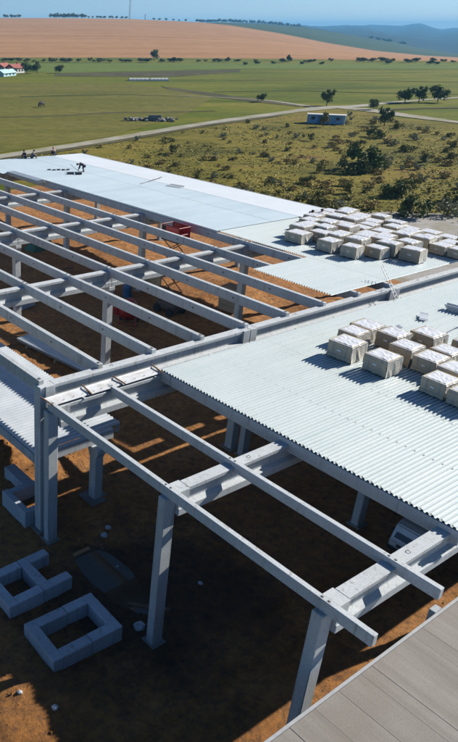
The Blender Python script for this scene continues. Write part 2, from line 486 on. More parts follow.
ribbon('field_margin', [at(u, v) for u, v in ((230, 80.5), (320, 80), (400, 81), (475, 82.5))], [4, 6, 4, 4], 0.08, M['tanfield'])
ribbon('field_margin', [at(u, v) for u, v in ((20, 97), (80, 95.5), (130, 95), (190, 97))], [3, 5, 3, 1], 0.08, M['meadow_dark'])
ribbon('dirt_track', [at(u, v) for u, v in ((458, 108), (420, 108.5), (385, 110), (350, 108))], [3, 2.5, 2.5, 2], 0.10, M['darkstrip'])
ribbon('verge', [at(u, v) for u, v in ((-150, 186), (0, 160.5), (100, 144.5), (200, 127.2), (280, 116))], [1.6, 1.6, 1.6, 1.8, 1.6], 0.10, M['darkstrip'])

# building site: high resolution dirt sheet with ruts and small heaps
from mathutils import noise as mn
MOUNDS = [(7.2, 11.4, 2.2, .42), (6.6, 14.2, 2.2, .38), (13.2, 23.4, 1.6, .55), (15.2, 25.0, 1.5, .5), (14.2, 21.2, 1.1, .35), (38, 46, 5, .5), (38.5, 33, 4, .6), (36, 22, 4, .9), (41, 26, 4, .7), (16.5, 12.5, 1.5, -.05)]
def dirt_z(x, y):
    z = 0.10 + 0.10 * mn.fractal(Vector((x * .22, y * .22, 1.3)), 0.8, 2.1, 5) + 0.045 * mn.fractal(Vector((x * 1.1, y * 1.1, 7)), 0.7, 2.1, 5)
    z = max(z, 0.012 + 0.01 * math.sin(x * 3) ** 2)
    # wheel ruts left by the machines
    for k, (ry, amp) in enumerate(((31.5, 1.6), (40.5, 2.2), (22.6, 1.2), (9.0, .8))):
        for off in (-.8, .8):
            dd = y - (ry + off + amp * math.sin(x * .16 + k * 2.1))
            z += -.07 * math.exp(-(dd / .16) ** 2) + .035 * math.exp(-((abs(dd) - .34) / .12) ** 2)
    z = max(z, .012)
    for mx, my, r, h in MOUNDS:
        d = math.hypot(x - mx, y - my) / r
        if d < 1.6: z += h * math.exp(-2.2 * d * d) * (1 + .35 * mn.noise(Vector((x * 1.7, y * 1.7, 3))))
    # puddle hollow
    d = math.hypot((x - 12.45) / .75, (y - 14.55) / 2.0)
    if d < 1.35: z = min(z, -0.06 + 0.14 * max(0, d - .45) ** 1.2)
    return z
def dirt_sheet():
    x0, x1, y0, y1, st = 2.0, 52.0, -4.0, 74.0, 0.25
    nx, ny = int((x1 - x0) / st) + 1, int((y1 - y0) / st) + 1
    vs = []; fs = []
    for j in range(ny):
        for i in range(nx):
            x, y = x0 + i * st, y0 + j * st
            e = min(x - x0, x1 - x, y - y0, y1 - y)
            z = dirt_z(x, y)
            if e < 2: z = z * e / 2 - 0.08 * (1 - e / 2)
            vs.append((x, y, z + .03))
    for j in range(ny - 1):
        for i in range(nx - 1):
            k = j * nx + i; fs.append((k, k + 1, k + nx + 1, k + nx))
    me = bpy.data.meshes.new('site_dirt'); me.from_pydata(vs, [], fs)
    me.polygons.foreach_set('use_smooth', [True] * len(fs))
    me.materials.append(M['dirt'])
    o = bpy.data.objects.new('building_site_ground', me); C.objects.link(o); o['kind'] = 'structure'
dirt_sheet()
sheet('gravel_yard', [Vector(p) for p in ((51, -6, 0), (78, -6, 0), (80, 18, 0), (77, 30, 0), (75, 38, 0), (71, 41.5, 0), (65, 44, 0), (58, 46, 0), (51, 48, 0))], 0.035, M['gravel'])

def puddle():
    n = 40; vs = [(12.45, 14.55, 0.0)]
    for i in range(n):
        t = 2 * math.pi * i / n
        r = 1.1 + .12 * math.sin(3 * t) + .08 * math.sin(7 * t + 1)
        vs.append((12.45 + .75 * r * math.cos(t), 14.55 + 2.0 * r * math.sin(t), 0.0))
    me = bpy.data.meshes.new('puddle'); me.from_pydata([(x, y, .045) for x, y, z in vs], [], [(0, 1 + i, 1 + (i + 1) % n) for i in range(n)])
    me.materials.append(M['puddle'])
    o = bpy.data.objects.new('puddle_water', me); C.objects.link(o); o['kind'] = 'structure'
puddle()

# ------------------------------------------------------------------ precast frame
def zL(x): return 6.50 - 0.0235 * (x - 11.85)        # top of the purlins, left hall
def zR(x): return 6.02 - 0.0225 * (x - 11.75)         # right hall
ROWX = [11.85, 22.25, 32.8, 43.4]
FRY = [18.1, 27.5, 36.9, 46.3, 55.7]
PUR = [11.85, 14.45, 17.05, 19.65, 22.25, 24.9, 27.5, 30.15, 32.8]
RFY = [17.36, 11.5, 6.35]
ORD = ['first', 'second', 'third', 'fourth', 'fifth', 'sixth', 'seventh', 'eighth', 'ninth', 'tenth', 'eleventh', 'twelfth']

GPROF = [(-.19, 0), (.19, 0), (.19, -.13), (.09, -.20), (.09, -.50), (.27, -.57), (.27, -.82), (-.27, -.82), (-.27, -.57), (-.09, -.50), (-.09, -.20), (-.19, -.13)]
def girder(label, x0, x1, y, zf, drop, group):
    t = thing('roof_girder', label, 'girder', (x0, y, 0), 0, group)
    mb = MB()
    p0, p1 = Vector((0.012, 0, zf(x0) - drop)), Vector((x1 - x0 - .012, 0, zf(x1) - drop))
    # solid rectangular ends, I-section in between
    L = p1 - p0
    q0, q1 = p0 + L * (.4 / L.length), p1 - L * (.4 / L.length)
    rect = [(-.24, 0), (.24, 0), (.24, -.58), (.272, -.58), (.272, -.82), (-.272, -.82), (-.272, -.58), (-.24, -.58)]
    side = (0, 1, 0)
    mb.prism(rect, p0, q0, side); mb.prism(GPROF, q0, q1, side); mb.prism(rect, q1, p1, side)
    mb.build('beam', M['concrete'], t, .012)
    for k in (.22, .30, .72):
        p = p0 + L * k
        lp = MB()
        for q in range(8):
            a0, a1 = math.pi * q / 8, math.pi * (q + 1) / 8
            lp.tube(p + Vector((0, -.055 * math.cos(a0), -.012 + .06 * math.sin(a0))), p + Vector((0, -.055 * math.cos(a1), -.012 + .06 * math.sin(a1))), .008, n=5)
        lp.build('lifting_loop', M['steel'], t)
    return t

def column(label, x, y, top, group, w=.40, base=.42, corbel=True, wx=None):
    t = thing('precast_column', label, 'column', (x, y, 0), 0, group)
    wx = wx or w; mb = MB(); mb.box(-wx / 2, wx / 2, -w / 2, w / 2, -.2, top); mb.build('shaft', M['concrete'], t, .02)
    c = MB()
    if corbel: c.prism([(-w / 2 - .12, 0), (w / 2 + .12, 0), (w / 2 + .12, -.18), (w / 2 + .004, -.42), (-w / 2 - .004, -.42), (-w / 2 - .12, -.18)], (-w / 2 - .006, 0, top - .005), (w / 2 + .006, 0, top - .005), (0, 1, 0))
    if corbel: c.build('corbel', M['concrete'], t, .012)
    if base:
        mb = MB(); mb.box(-base, base, -base, base, -.2, dirt_z(x, y) + .07); mb.build('base_pad', M['pad'], t, .02)
    return t

def purlin_proto(L, w=.22, h=.46):
    t = thing('roof_purlin', 'x', 'purlin', (0, 0, 0))
    mb = MB(); mb.box(-w / 2, w / 2, .006, L - .006, -h, 0); mb.build('beam', M['concrete'], t, .014)
    for y in (.16, L - .16):
        d = MB(); d.box(-.045, .045, y - .05, y + .05, -.01, .012); d.build('dowel_plug', M['steel'], t)
    for y in (L * .33, L * .66):
        d = MB(); d.box(-w / 2 - .006, -w / 2 + .02, y - .05, y + .05, -.25, -.18); d.build('side_anchor', M['steel'], t)
    return t

DROP = 0.17
pp = purlin_proto(9.4)
first = True
for j in range(4):
    for i, x in enumerate(PUR):
        bay = ['nearest bay, beside the double girder', 'second bay behind the double girder', 'third bay behind the double girder', 'far left bay by the roofing crew'][j]
        pos = ['on the open eave line', 'first line in from the eave', 'second line in from the eave', 'third line in from the eave', 'over the middle column row', 'first line past the middle columns', 'second line past the middle columns', 'third line past the middle columns', 'along the white roof edge'][i]
        lab = 'concrete purlin ' + pos + ', ' + bay
        if first:
            o = pp; first = False; o['label'] = lab; o['group'] = 'purlins of the open left hall'
        else: o = dup(pp, lab, group='purlins of the open left hall')
        o.location = (x, FRY[j] , zL(x))

names_f = ['left half of double girder', 'second frame', 'third frame', 'fourth frame', 'far left end frame']
names_s = ['front span', 'middle span', 'back span under white roof']
for j, y in enumerate(FRY):
    for k in range(3):
        girder('I shaped concrete girder, ' + names_s[k] + ', ' + names_f[j], ROWX[k], ROWX[k + 1], y, zL, DROP, 'girders of the left hall')
for j, y in enumerate(FRY):
    for k, x in enumerate(ROWX):
        where = ['on the front eave row', 'in the middle row', 'in the row below the white roof edge', 'under the far roof edge'][k]
        column('square concrete column ' + where + ', ' + ['left one of the joint pair', 'second frame', 'third frame', 'fourth frame', 'far left frame'][j],
               x + (.0 if 0 < k < 3 else (.0 if k == 0 else -.2)), y, zL(x) - DROP - .83 if j or k else zL(x) - DROP + .0, 'columns of the left hall', .40, .34, k > 0)

# right hall
rn = ['right half of the double girder', 'middle frame of the right hall', 'near frame of the right hall']
for j, y in enumerate(RFY):
    for k in range(3):
        girder('pale concrete girder, ' + ['front span', 'second span under the ribbed roof', 'rear span under the ribbed roof'][k] + ', ' + rn[j], ROWX[k] + (.115 if k == 0 else 0), ROWX[k + 1], y, zR, .15, 'girders of the right hall')
    for k, x in enumerate(ROWX):
        column('square concrete column ' + ['at the open eave', 'in the second row below the ribbed roof', 'in the third row below the ribbed roof', 'in the rearmost row below the ribbed roof'][k] + ', ' + ['right one of the joint pair', 'middle frame', 'near frame by the grey roof'][j],
               x - .1 * (k == 0), y, zR(x) - (.98 if k else .325), 'columns of the right hall', .30, .28, k > 0, .42)
RP = [11.75, 14.32] + [16.78 + 2.66 * i for i in range(11)]
RL = RFY[0] - 5.10
for i, x in enumerate(RP):
    t = thing('roof_purlin', 'long grey concrete purlin ' + ['on the front eave, end overhanging the near column', 'one line behind the eave, end overhanging the girder', 'carrying the toothed lower edge of the ribbed roof'][i] if i < 3 else 'concrete purlin hidden below the ribbed roof, %s line from its edge' % ORD[i - 2], 'purlin', (x, 5.10 if i < 2 else 5.95, zR(x)), 0, 'purlins of the right hall')
    L = RL if i < 2 else RL - .85
    w, h = (.17, .32) if i < 2 else (.20, .42)
    mb = MB(); mb.box(-w / 2, w / 2, 0, L + .1, -h, 0); mb.build('beam', M['concrete'], t, .014)
    for y in (1.16, 1.34, 6.3, 6.5, L - .1):
        d = MB(); d.box(-.022, .022, y - .03, y + .03, -.01, .010); d.build('dowel_plug', M['steel'], t)

# flashing plates on the right half of the double girder and their battens
fx = [11.6, 13.3, 14.75, 16.6]
for k in range(3):
    t = thing('flashing_plate', ['white metal cover strip on girder end by the corner column', 'white metal cover strip between two battens on the double girder', 'white metal cover strip next to the ribbed roof corner'][k], 'metal strip', (fx[k], 17.42, zR(fx[k]) - .06), 0, 'cover strips on the double girder')
    mb = MB(); L = fx[k + 1] - fx[k] - .06
    mb.prism([(-.24, .0), (-.22, .03), (.20, .05), (.24, .09), (.24, .07), (.20, .03), (-.22, .01)], (0.03, 0, 0), (L, 0, -.012 * L), (0, 1, 0))
    mb.build('strip', M['flash'], t)
    for q in range(4): MB().box(.2 + q * L / 4, .24 + q * L / 4, -.15, -.13, .035, .05).build('screw', M['screw'], t)
for k, x in enumerate(fx):
    t = tag(MB().obox((0, 0, 0), .05, .66, .045).build('timber_batten', M['rust'], None, .006), ['brown timber batten across the girder at the corner column', 'brown timber batten across the girder, second from the corner', 'brown timber batten across the girder, above the second purlin', 'brown timber batten beside the toothed corner of the roof'][k], 'batten', 'battens across the double girder')
    t.location = (x, 17.40, zR(x) + .055); t.rotation_euler = (R(6), 0, R([8, -5, 6, -3][k]))
# ------------------------------------------------------------------ roof decks
def deck_profile(y0, y1, pitch=.2, h=.085):
    ys = []; y = y0
    while y < y1 - 1e-6:
        for dy, z in ((0, 0), (.05, 0), (.085, h), (.155, h), (.19, 0)):
            if y + dy * pitch / .2 <= y1: ys.append((y + dy * pitch / .2, z))
        y += pitch
    return ys
def deck_part(name, x0, x1, y0, y1, zf, dz, parent, pitch=.146, h=.055, mat='deck'):
    pr = deck_profile(y0, y1, pitch, h); vs = []; fs = []
    n = len(pr)
    nx = 2
    for th in (0, .006):
        for x in (x0, x1):
            for y, z in pr: vs.append((x, y, zf(x) + dz + z + th))
    for b0, fl in ((0, 1), (2 * n, 0)):
        for i in range(n - 1):
            q = (b0 + i, b0 + i + 1, b0 + n + i + 1, b0 + n + i); fs.append(q[::-1] if fl else q)
    for i in range(n - 1):
        fs.append((i, i + 1, 2 * n + i + 1, 2 * n + i)); fs.append((n + i, n + i + 1, 3 * n + i + 1, 3 * n + i))
    mb = MB(); mb.add(vs, fs)
    return mb.build(name, M[mat], parent)
def screws(parent, xs, y0, y1, zf, dz, step=.292):
    mb = MB()
    for x in xs:
        y = y0 + .018
        while y < y1:
            mb.box(x - .02, x + .02, y - .013, y + .013, zf(x) + dz, zf(x) + dz + .014); y += step
    return mb.build('screw_row', M['screw'], parent)

t = thing('ribbed_roof', 'pale ribbed metal roof of the near right hall, stacked with wrapped packs', 'roof', (0, 0, 0))
cuts = [16.70, 22.6, 30.6, 38.4, 43.8]
for k in range(4):
    deck_part('deck_sheet', cuts[k] - (.15 if k else 0), cuts[k + 1], 5.9, 17.32, zR, .02 + .004 * (k % 2), t)
screws(t, RP[2:], 5.9, 17.1, zR, .03)

t = thing('ribbed_roof', 'small ribbed roof patch of the left hall sticking out before the packs', 'roof', (0, 0, 0))
deck_part('deck_sheet', 28.55, 33.1, 18.55, 23.3, zL, .02, t)
deck_part('deck_sheet', 32.95, 44.3, 18.55, 30.0, zL, .026, t)
screws(t, [30.15, 32.8, 35.4, 38, 40.6], 18.6, 23.3, zL, .03)
t = thing('membrane_roof', 'smooth pale cyan roof strip at the far side of the open frame', 'roof', (0, 0, 0))
def memb(name, x0, x1, y0, y1, th, dz, mat, parent):
    mb = MB(); n = 14
    for i in range(n):
        a, b = x0 + (x1 - x0) * i / n, x0 + (x1 - x0) * (i + 1) / n
    z = lambda x: zL(x) + dz
    vs = [(x, y, z(x) + k) for k in (0, th) for y in (y0, y1) for x in (x0, x1)]
    mb.add(vs, [(0, 2, 3, 1), (4, 5, 7, 6), (0, 1, 5, 4), (2, 6, 7, 3), (0, 4, 6, 2), (1, 3, 7, 5)])
    return mb.build(name, mat, parent)
memb('underlay_deck', 32.72, 44.3, 29.95, 60.2, .08, .022, M['deck'], t)
memb('membrane', 32.70, 40.6, 29.9, 60.25, .03, .106, M['membrane'], t)
memb('membrane', 40.62, 44.35, 26.5, 60.2, .03, .114, M['membrane_white'], t)
memb('membrane', 31.1, 32.68, 53.6, 60.2, .03, .106, M['membrane'], t)
sm = MB()
for x in (37.9,):
    sm.box(x, x + .03, 29.9, 60.2, zL(x) + .13, zL(x) + .14)
for y in (43,):
    vs = [(x, y + dy, zL(x) + .1375 + dz) for dz in (0, .003) for dy in (0, .025) for x in (32.75, 40.5)]
    sm.add(vs, [(4, 5, 7, 6), (0, 1, 5, 4), (2, 6, 7, 3), (0, 4, 6, 2), (1, 3, 7, 5)])
sm.build('seam', M['seam'], t)
memb('edge_trim', 44.36, 44.42, 18.6, 60.2, .16, .0, M['whitewall'], t)

# ------------------------------------------------------------------ wrapped packs on the roofs
def pack_proto(brown=False, seed=1, L=1.02):
    rg = random.Random(seed)
    t = thing('wrapped_pack', 'x', 'pack', (0, 0, 0))
    w, d, h = L, .95, .60
    mb = MB()
    for k in (-.42, 0, .42): mb.box(-d / 2 + .03, d / 2 - .03, k - .07, k + .07, 0, .04)
    mb.build('pallet_base', M['wood'], t)
    b = MB(); n = 5
    z = .04
    for i in range(n):
        e = rg.uniform(-.012, .012)
        b.box(-d / 2 + e, d / 2 + e, -w / 2 - e, w / 2 - e, z, z + (h - .04) / n - .002); z += (h - .04) / n
    b.build('board_stack', M['pack_brown' if brown else 'pack'], t)
    # film cap: wrinkled sheet turned down over the edges
    N = 9; vs = []; fs = []
    for j in range(N + 1):
        for i in range(N + 1):
            x, y = (i / N - .5) * (d + .035), (j / N - .5) * (w + .035)
            edge = i in (0, N) or j in (0, N)
            zz = h + .008 + rg.uniform(0, .02) * (1 if rg.random() < .5 else .3)
            if edge: zz = h - rg.uniform(.02, .035)
            vs.append((x, y, zz))
    for j in range(N):
        for i in range(N):
            k = j * (N + 1) + i; fs.append((k, k + 1, k + N + 2, k + N + 1))
    MB().add(vs, fs).build('top_film', M['film'], t)
    # loose film hanging at the end towards the camera's right
    s = MB(); N = 7; vs = []; fs = []
    for j in range(3):
        for i in range(N + 1):
            f = j / 2
            vs.append(((i / N - .5) * (d + .06) + rg.uniform(-.02, .02), -w / 2 - .02 - f * rg.uniform(.01, .06), h - .05 - f * (h - .07)))
    for j in range(2):
        for i in range(N):
            k = j * (N + 1) + i; fs.append((k, k + 1, k + N + 2, k + N + 1))
    s.add(vs, fs).build('side_film', M['film_side'], t)
    for yy in (-.27, .27):
        st = MB(); st.box(-d / 2 - .021, -d / 2 - .017, yy - .012, yy + .012, .04, h - .02); st.build('strap', M['seam'], t)
    MB().box(-d / 2 - .03, -d / 2 - .016, -.09, .09, h * .52, h * .62).build('paper_tag', M['tagw'], t)
    return t
protos = [pack_proto(False, 1), pack_proto(False, 2), pack_proto(True, 3), pack_proto(True, 4)]
used_p = set()
def pack(k, label, x, y, zf, dz, rz=0.0, group=None, sc=(1, 1, 1)):
    p = protos[k]
    if k in used_p: o = dup(p, label)
    else: o = p; used_p.add(k); o['label'] = label
    o.location = (x, y, zf(x) + dz); o.rotation_euler = (0, 0, rz); o['group'] = group; o.scale = sc
    return o
# near group: (row front x, y from/to)
NEAR = [
    (23.2, 14.83, 13.75, 0, 'wrapped board pack at the left end of the near front row'),
    (23.2, 13.24, 12.30, 1, 'wrapped board pack standing alone in the near front row, second from left'),
    (23.3, 11.04, 10.12, 0, 'wrapped board pack with loose film corner, third in the near front row'),
    (23.2, 10.02, 9.05, 1, 'wrapped board pack cut by the right picture edge, near front row'),
    (24.62, 15.43, 14.50, 2, 'brownish pack behind the left end of the near front row'),
    (24.85, 13.32, 12.34, 2, 'brownish pack in the middle of the near second row'),
    (24.85, 12.30, 11.35, 0, 'grey pack touching the brownish middle pack, near second row'),
    (24.72, 11.29, 10.35, 1, 'grey pack at the right of the near second row'),
    (25.75, 15.60, 14.60, 3, 'brown pack at the left end of the near third row'),
    (25.75, 14.37, 13.45, 3, 'brown pack under bulging white film, near third row'),
    (25.95, 12.28, 11.40, 2, 'brown pack third in the near third row, right of the filmed pack'),
    (26.95, 13.65, 12.65, 3, 'tall looking brown pack at the back left of the near group'),
    (27.45, 12.24, 11.25, 2, 'pack at the back right of the near group'),
    (26.2, 11.1, 10.1, 0, 'pack at the right picture edge behind the near second row'),
]
for x, ya, yb, k, lab in NEAR:
    pack(k, lab, x + .47, (ya + yb) / 2, zR, .11, rng.uniform(-.05, .05), 'packs on the near ribbed roof', (rng.uniform(.9, 1.05), (ya - yb) / 1.02 * rng.uniform(.93, 1.03), rng.uniform(.92, 1.16)))
# far group in rows running along the roof
FAR = [(34.65, [26.3, 24.0, 22.5]), (35.9, [27.0, 25.6, 24.4, 23.2, 21.9]), (36.95, [27.3, 26.1, 24.9, 21.7, 20.4]), (37.3, [23.6, 22.5]),
       (38.1, [28.0, 26.7, 25.5, 21.3]), (38.5, [24.1, 23.0]), (39.2, [28.5, 27.4, 26.3, 25.1]), (39.75, [23.9, 22.7, 21.5, 20.4, 19.3]),
       (40.4, [28.9, 27.7, 26.5, 25.3]), (40.95, [24.0, 22.9, 21.7, 20.5, 19.4]), (41.5, [29.1, 28.0, 26.9, 25.8]), (42.1, [24.7, 23.6, 22.4, 21.2, 20.1, 19.1]), (42.6, [28.4, 27.3, 26.1])]
for r, (x, ys) in enumerate(FAR):
    for i, y in enumerate(ys):
        lab = 'wrapped pack on the far roof, %s row from its near edge, %s from the left' % (ORD[r] if r < 12 else 'rearmost', ORD[i])
        pack(rng.choice([0, 1, 0, 1, 2]), lab, x + .45 + rng.uniform(-.12, .12), y - .5 + rng.uniform(-.08, .08), zL, .12, rng.uniform(-.1, .1), 'packs on the far roof', (rng.uniform(.85, 1.1), 1.02 + rng.uniform(-.14, .12), rng.uniform(.82, 1.3)))

# ------------------------------------------------------------------ small things on the roofs
def ladder(label, p0, p1):
    t = thing('ladder', label, 'ladder', p0)
    d = Vector(p1) - Vector(p0); side = Vector((0.18, .06, 0)); side = side.normalized() * .19
    for s in (-1, 1): MB().tube(side * s, d + side * s * .8, .015, n=6).build('rail', M['alu'], t)
    r = MB()
    n = 9
    for k in range(1, n): r.tube(d * (k / n) - side, d * (k / n) + side, .011, n=6)
    r.build('rungs', M['alu'], t)
ladder('aluminium ladder leaning over the girder joint between the two roofs', (31.9, 17.2, zR(32) + .1), (32.9, 18.9, 6.75))
t = thing('sheet_stack', 'bundle of narrow metal trays lying near the right edge of ribbed roof', 'metal trays', (32.9, 14.3, zR(32.9) + .11), R(8))
for k in range(3):
    MB().prism([(-.16, 0), (.16, 0), (.16, .07), (.15, .07), (.15, .01), (-.15, .01), (-.15, .07), (-.16, .07)], (0, -1.2 + .06 * k, .08 * k), (0, .9 + .06 * k, .08 * k), (1, 0, 0)).build('tray', M['galv'], t)
def flap(label, x, y, zf, L, W, rz, mat='flash', name='sheet_offcut'):
    mb = MB(); n = 6; vs = []; fs = []
    for i in range(n + 1):
        zz = .01 + .05 * math.sin(i * 1.3) ** 2
        vs += [(-L / 2 + L * i / n, -W / 2, zz), (-L / 2 + L * i / n, W / 2, zz + .015)]
    for k in (0, .012):
        pass
    m = len(vs); vs += [(a, b, c + .012) for a, b, c in vs]
    for i in range(n):
        q = (2 * i, 2 * i + 2, 2 * i + 3, 2 * i + 1); fs += [q[::-1], tuple(m + j for j in q)]
        fs += [(2 * i, 2 * i + 2, m + 2 * i + 2, m + 2 * i), (2 * i + 1, m + 2 * i + 1, m + 2 * i + 3, 2 * i + 3)]
    fs += [(0, 1, m + 1, m), (2 * n, m + 2 * n, m + 2 * n + 1, 2 * n + 1)]
    o = MB().add(vs, fs).build(name, M[mat]); o.location = (x, y, zf(x) + .12); o.rotation_euler = (0, 0, rz)
    tag(o, label, 'offcut')
flap('curled metal offcut on the ribbed roof left of the tray bundle', 30.6, 15.1, zR, .9, .35, .5, 'galv')
flap('crumpled strip on the ribbed roof behind the near packs', 28.0, 15.1, zR, 1.0, .3, -.4, 'galv')
flap('long thin batten strip lying on the ribbed roof above the packs', 30.2, 13.6, zR, 2.6, .08, .05, 'seam')
p = at(150, 181, 6.0); flap('long dark rod lying across the pale far roof', p.x, p.y, zL, 4.2, .07, .35, 'steel', 'steel_rod')
p = at(175, 186, 6.0); flap('grey sheet piece lying alone on the middle of the far roof', p.x, p.y, zL, .9, 1.3, .3, 'seam')
p = at(58, 171, 6.0)
t = thing('tool_heap', 'row of dark tools and offcuts lying on the pale roof near workers', 'tools', (p.x, p.y, zL(p.x) + .14), R(150))
for k in range(5):
    MB().obox((k * .42 - .9, rng.uniform(-.15, .15), .05), .34, .16, .09, rng.uniform(-.4, .4)).build('tool_bag', M['navy'], t, .03)
p = at(75, 175, 6.0)
t = thing('tool_heap', 'pair of dark bags lying on pale roof below the bending worker', 'tools', (p.x, p.y, zL(p.x) + .14), R(140))
for k in range(2):
    MB().obox((k * .7 - .3, 0, .08), .6, .3, .16, .2).build('tool_bag', M['navy'], t, .04)
p = at(41, 181, 6.1)
t = thing('sheet_stack', 'stack of blue grey roof sheets overhanging the frame at far left', 'roof sheets', (32.0, 51.2, zL(32) + .01), R(90))
for k in range(5):
    deck = deck_profile(-.45, .45, .2, .05)
    mb = MB(); vs = [(x + rng.uniform(-.05, .05) * 0 + .04 * k, y, z + .045 * k) for x in (-2.4, 2.4) for y, z in deck]; n = len(deck)
    vs2 = [(x, y, z + .006) for x, y, z in vs]
    fs = [(i, i + 1, n + i + 1, n + i) for i in range(n - 1)]
    mb.add(vs + vs2, [f[::-1] for f in fs] + [tuple(2 * n + i for i in f) for f in fs] )
    mb.build('roof_sheet', M['galv'], t)

# ------------------------------------------------------------------ mezzanine deck at the left
ZM = 3.0
zm = lambda x: ZM
t = thing('mezzanine_deck', 'white ribbed floor deck at lower level behind the corner columns', 'floor deck', (0, 0, 0))
deck_part('deck_sheet', 12.10, 16.2, 18.88, 31.0, zm, 0, t, .2, .05, 'galv')
MB().box(11.98, 12.16, 18.9, 31, ZM - .40, ZM - .03).build('edge_beam', M['concrete'], t, .012)
MB().box(16.0, 16.2, 18.9, 31, ZM - .40, ZM - .03).build('edge_beam', M['concrete'], t, .012)
MB().box(11.98, 15.7, 18.66, 18.87, ZM - .42, ZM + .0).build('end_beam', M['concrete'], t, .012)
MB().box(12.06, 12.12, 18.9, 31, ZM - .02, ZM + .07).build('edge_angle', M['galv'], t)
column('short concrete column with wide base pad under the lower deck', 14.75, 18.52, ZM - .43, 'columns of the left hall', .4, .5)
column('short concrete column at the far left under the lower deck', 14.75, 29.5, ZM - .43, 'columns of the left hall', .4)

# ------------------------------------------------------------------ concrete block frames on the ground
def u_frame(mb, x0, x1, y0, y1, h, w, open_side):
    """three sides of a rectangle as one precast U"""
    if open_side != 'x0': mb.box(x0, x0 + w, y0, y1, -.05, h)
    if open_side != 'x1': mb.box(x1 - w, x1, y0, y1, -.05, h)
    a = x0 + (w if open_side != 'x0' else 0); b = x1 - (w if open_side != 'x1' else 0)
    mb.box(a, b, y0, y0 + w, -.05, h - .004); mb.box(a, b, y1 - w, y1, -.05, h - .004)
t = thing('foundation_frame', 'rectangular open concrete block frame nearest the bottom left', 'block frame', (8.34, 12.13, .02), R(-1.5))
m = MB(); u_frame(m, 0, 1.42, 0, 1.74, .66, .36, 'x1'); m.build('front_half', M['block'], t, .02)
m = MB(); u_frame(m, 1.44, 2.6, 0.03, 1.77, .64, .36, 'x0'); m.build('back_half', M['block'], t, .02)
t = thing('foundation_frame', 'H shaped concrete block frame behind the rectangular one', 'block frame', (8.36, 14.70, .02), R(1))
m = MB(); u_frame(m, 0, 1.36, 0, 1.75, .66, .36, 'x1'); m.build('front_half', M['block'], t, .02)
m = MB(); u_frame(m, 1.38, 2.55, 0.02, 1.77, .64, .36, 'x1'); m.build('back_half', M['block'], t, .02)
t = thing('foundation_frame', 'concrete block frame beside the foot of the corner columns', 'block frame', (11.15, 18.55, .05), R(-88))
m = MB(); u_frame(m, -1.5, .1, 0, 1.9, .62, .3, 'x0'); 
t.rotation_euler = (0, 0, 0); t.location = (11.3, 18.45, .05)
m = MB(); m.box(0, .28, 0, 1.75, -.05, .75); m.box(.285, 1.5, .0, .3, -.05, .7); m.box(.285, 1.5, 1.45, 1.75, -.05, .70); m.build('block', M['block'], t, .02)
tag(MB().box(-.25, .25, -.9, .9, -.1, .5).build('concrete_block', M['block'], None, .02), 'pale sunlit concrete block on orange soil at left picture edge', 'block').location = (12.6, 20.9, .15)

def rock(name, label, x, y, s, seed, mat='pad'):
    rg = random.Random(seed); bm = bmesh.new(); bmesh.ops.create_icosphere(bm, subdivisions=2, radius=s)
    for v in bm.verts: v.co *= 1 + .3 * mn.noise(v.co * 2.2 / s + Vector((seed, 0, 0))); v.co.z *= .7
    me = bpy.data.meshes.new(name); bm.to_mesh(me); bm.free(); me.materials.append(M[mat])
    o = bpy.data.objects.new(name, me); C.objects.link(o); o.location = (x, y, dirt_z(x, y) + s * .3)
    return tag(o, label, 'stone')
rock('stone', 'round pale stone at the foot of the second eave column', 11.75, 12.2, .2, 5, 'block')
for k, (u, v, s, lab) in enumerate(((108, 530, .12, 'small pale stone in the dark mud behind the puddle'), (117, 567, .09, 'tiny white stone at the far rim of the puddle'), (104, 538, .14, 'flat grey stone between puddle and short column'), (200, 585, .09, 'small light stone on shaded soil right of the second column'), (55, 720, .10, 'small stone on sunlit soil at the bottom left'), (20, 705, .08, 'pebble on sunlit soil by the left picture edge'))):
    p = at(u, v); rock('stone', lab, p.x, p.y, s, 20 + k, 'block')
for k in range(16):
    x, y = rng.uniform(8, 40), rng.uniform(9, 52)
    if k < 4: x, y = rng.uniform(7, 16), rng.uniform(9, 24)
    if 8 < x < 12 and 11.5 < y < 17: x += 4.5
    o = MB().obox((0, 0, 0), rng.uniform(.5, 1.8), rng.uniform(.07, .16), .035).build('timber_offcut', M['rust'], None, .004)
    o.location = (x, y, dirt_z(x, y) + .06); o.rotation_euler = (rng.uniform(-.05, .05), rng.uniform(-.06, .06), rng.uniform(0, 3.1))
    tag(o, 'short timber offcut dropped on the bare soil inside the frame', 'offcut', 'timber offcuts on the soil')
# clods and gravel round the works
mb = MB()
for k in range(2600):
    if k < 1500: x, y = rng.uniform(5, 17), rng.uniform(8, 26)
    else: x, y = rng.uniform(12, 45), rng.uniform(6, 55)
    s = rng.uniform(.015, .05) * (2.0 if rng.random() < .08 else 1)
    z = dirt_z(x, y) + .03
    v = [Vector((rng.uniform(-1, 1), rng.uniform(-1, 1), rng.uniform(-.2, .6))) * s for _ in range(4)]
    c = Vector((x, y, z)); mb.add([c + q for q in (Vector((s, 0, 0)), Vector((-.6 * s, .8 * s, 0)), Vector((-.5 * s, -.9 * s, 0)), Vector((0, 0, .9 * s)))], [(0, 1, 2), (0, 3, 1), (1, 3, 2), (2, 3, 0)])
tag(mb.build('soil_clods', M['dirt']), 'loose clods and gravel strewn over the orange soil', 'clods', kind='stuff')

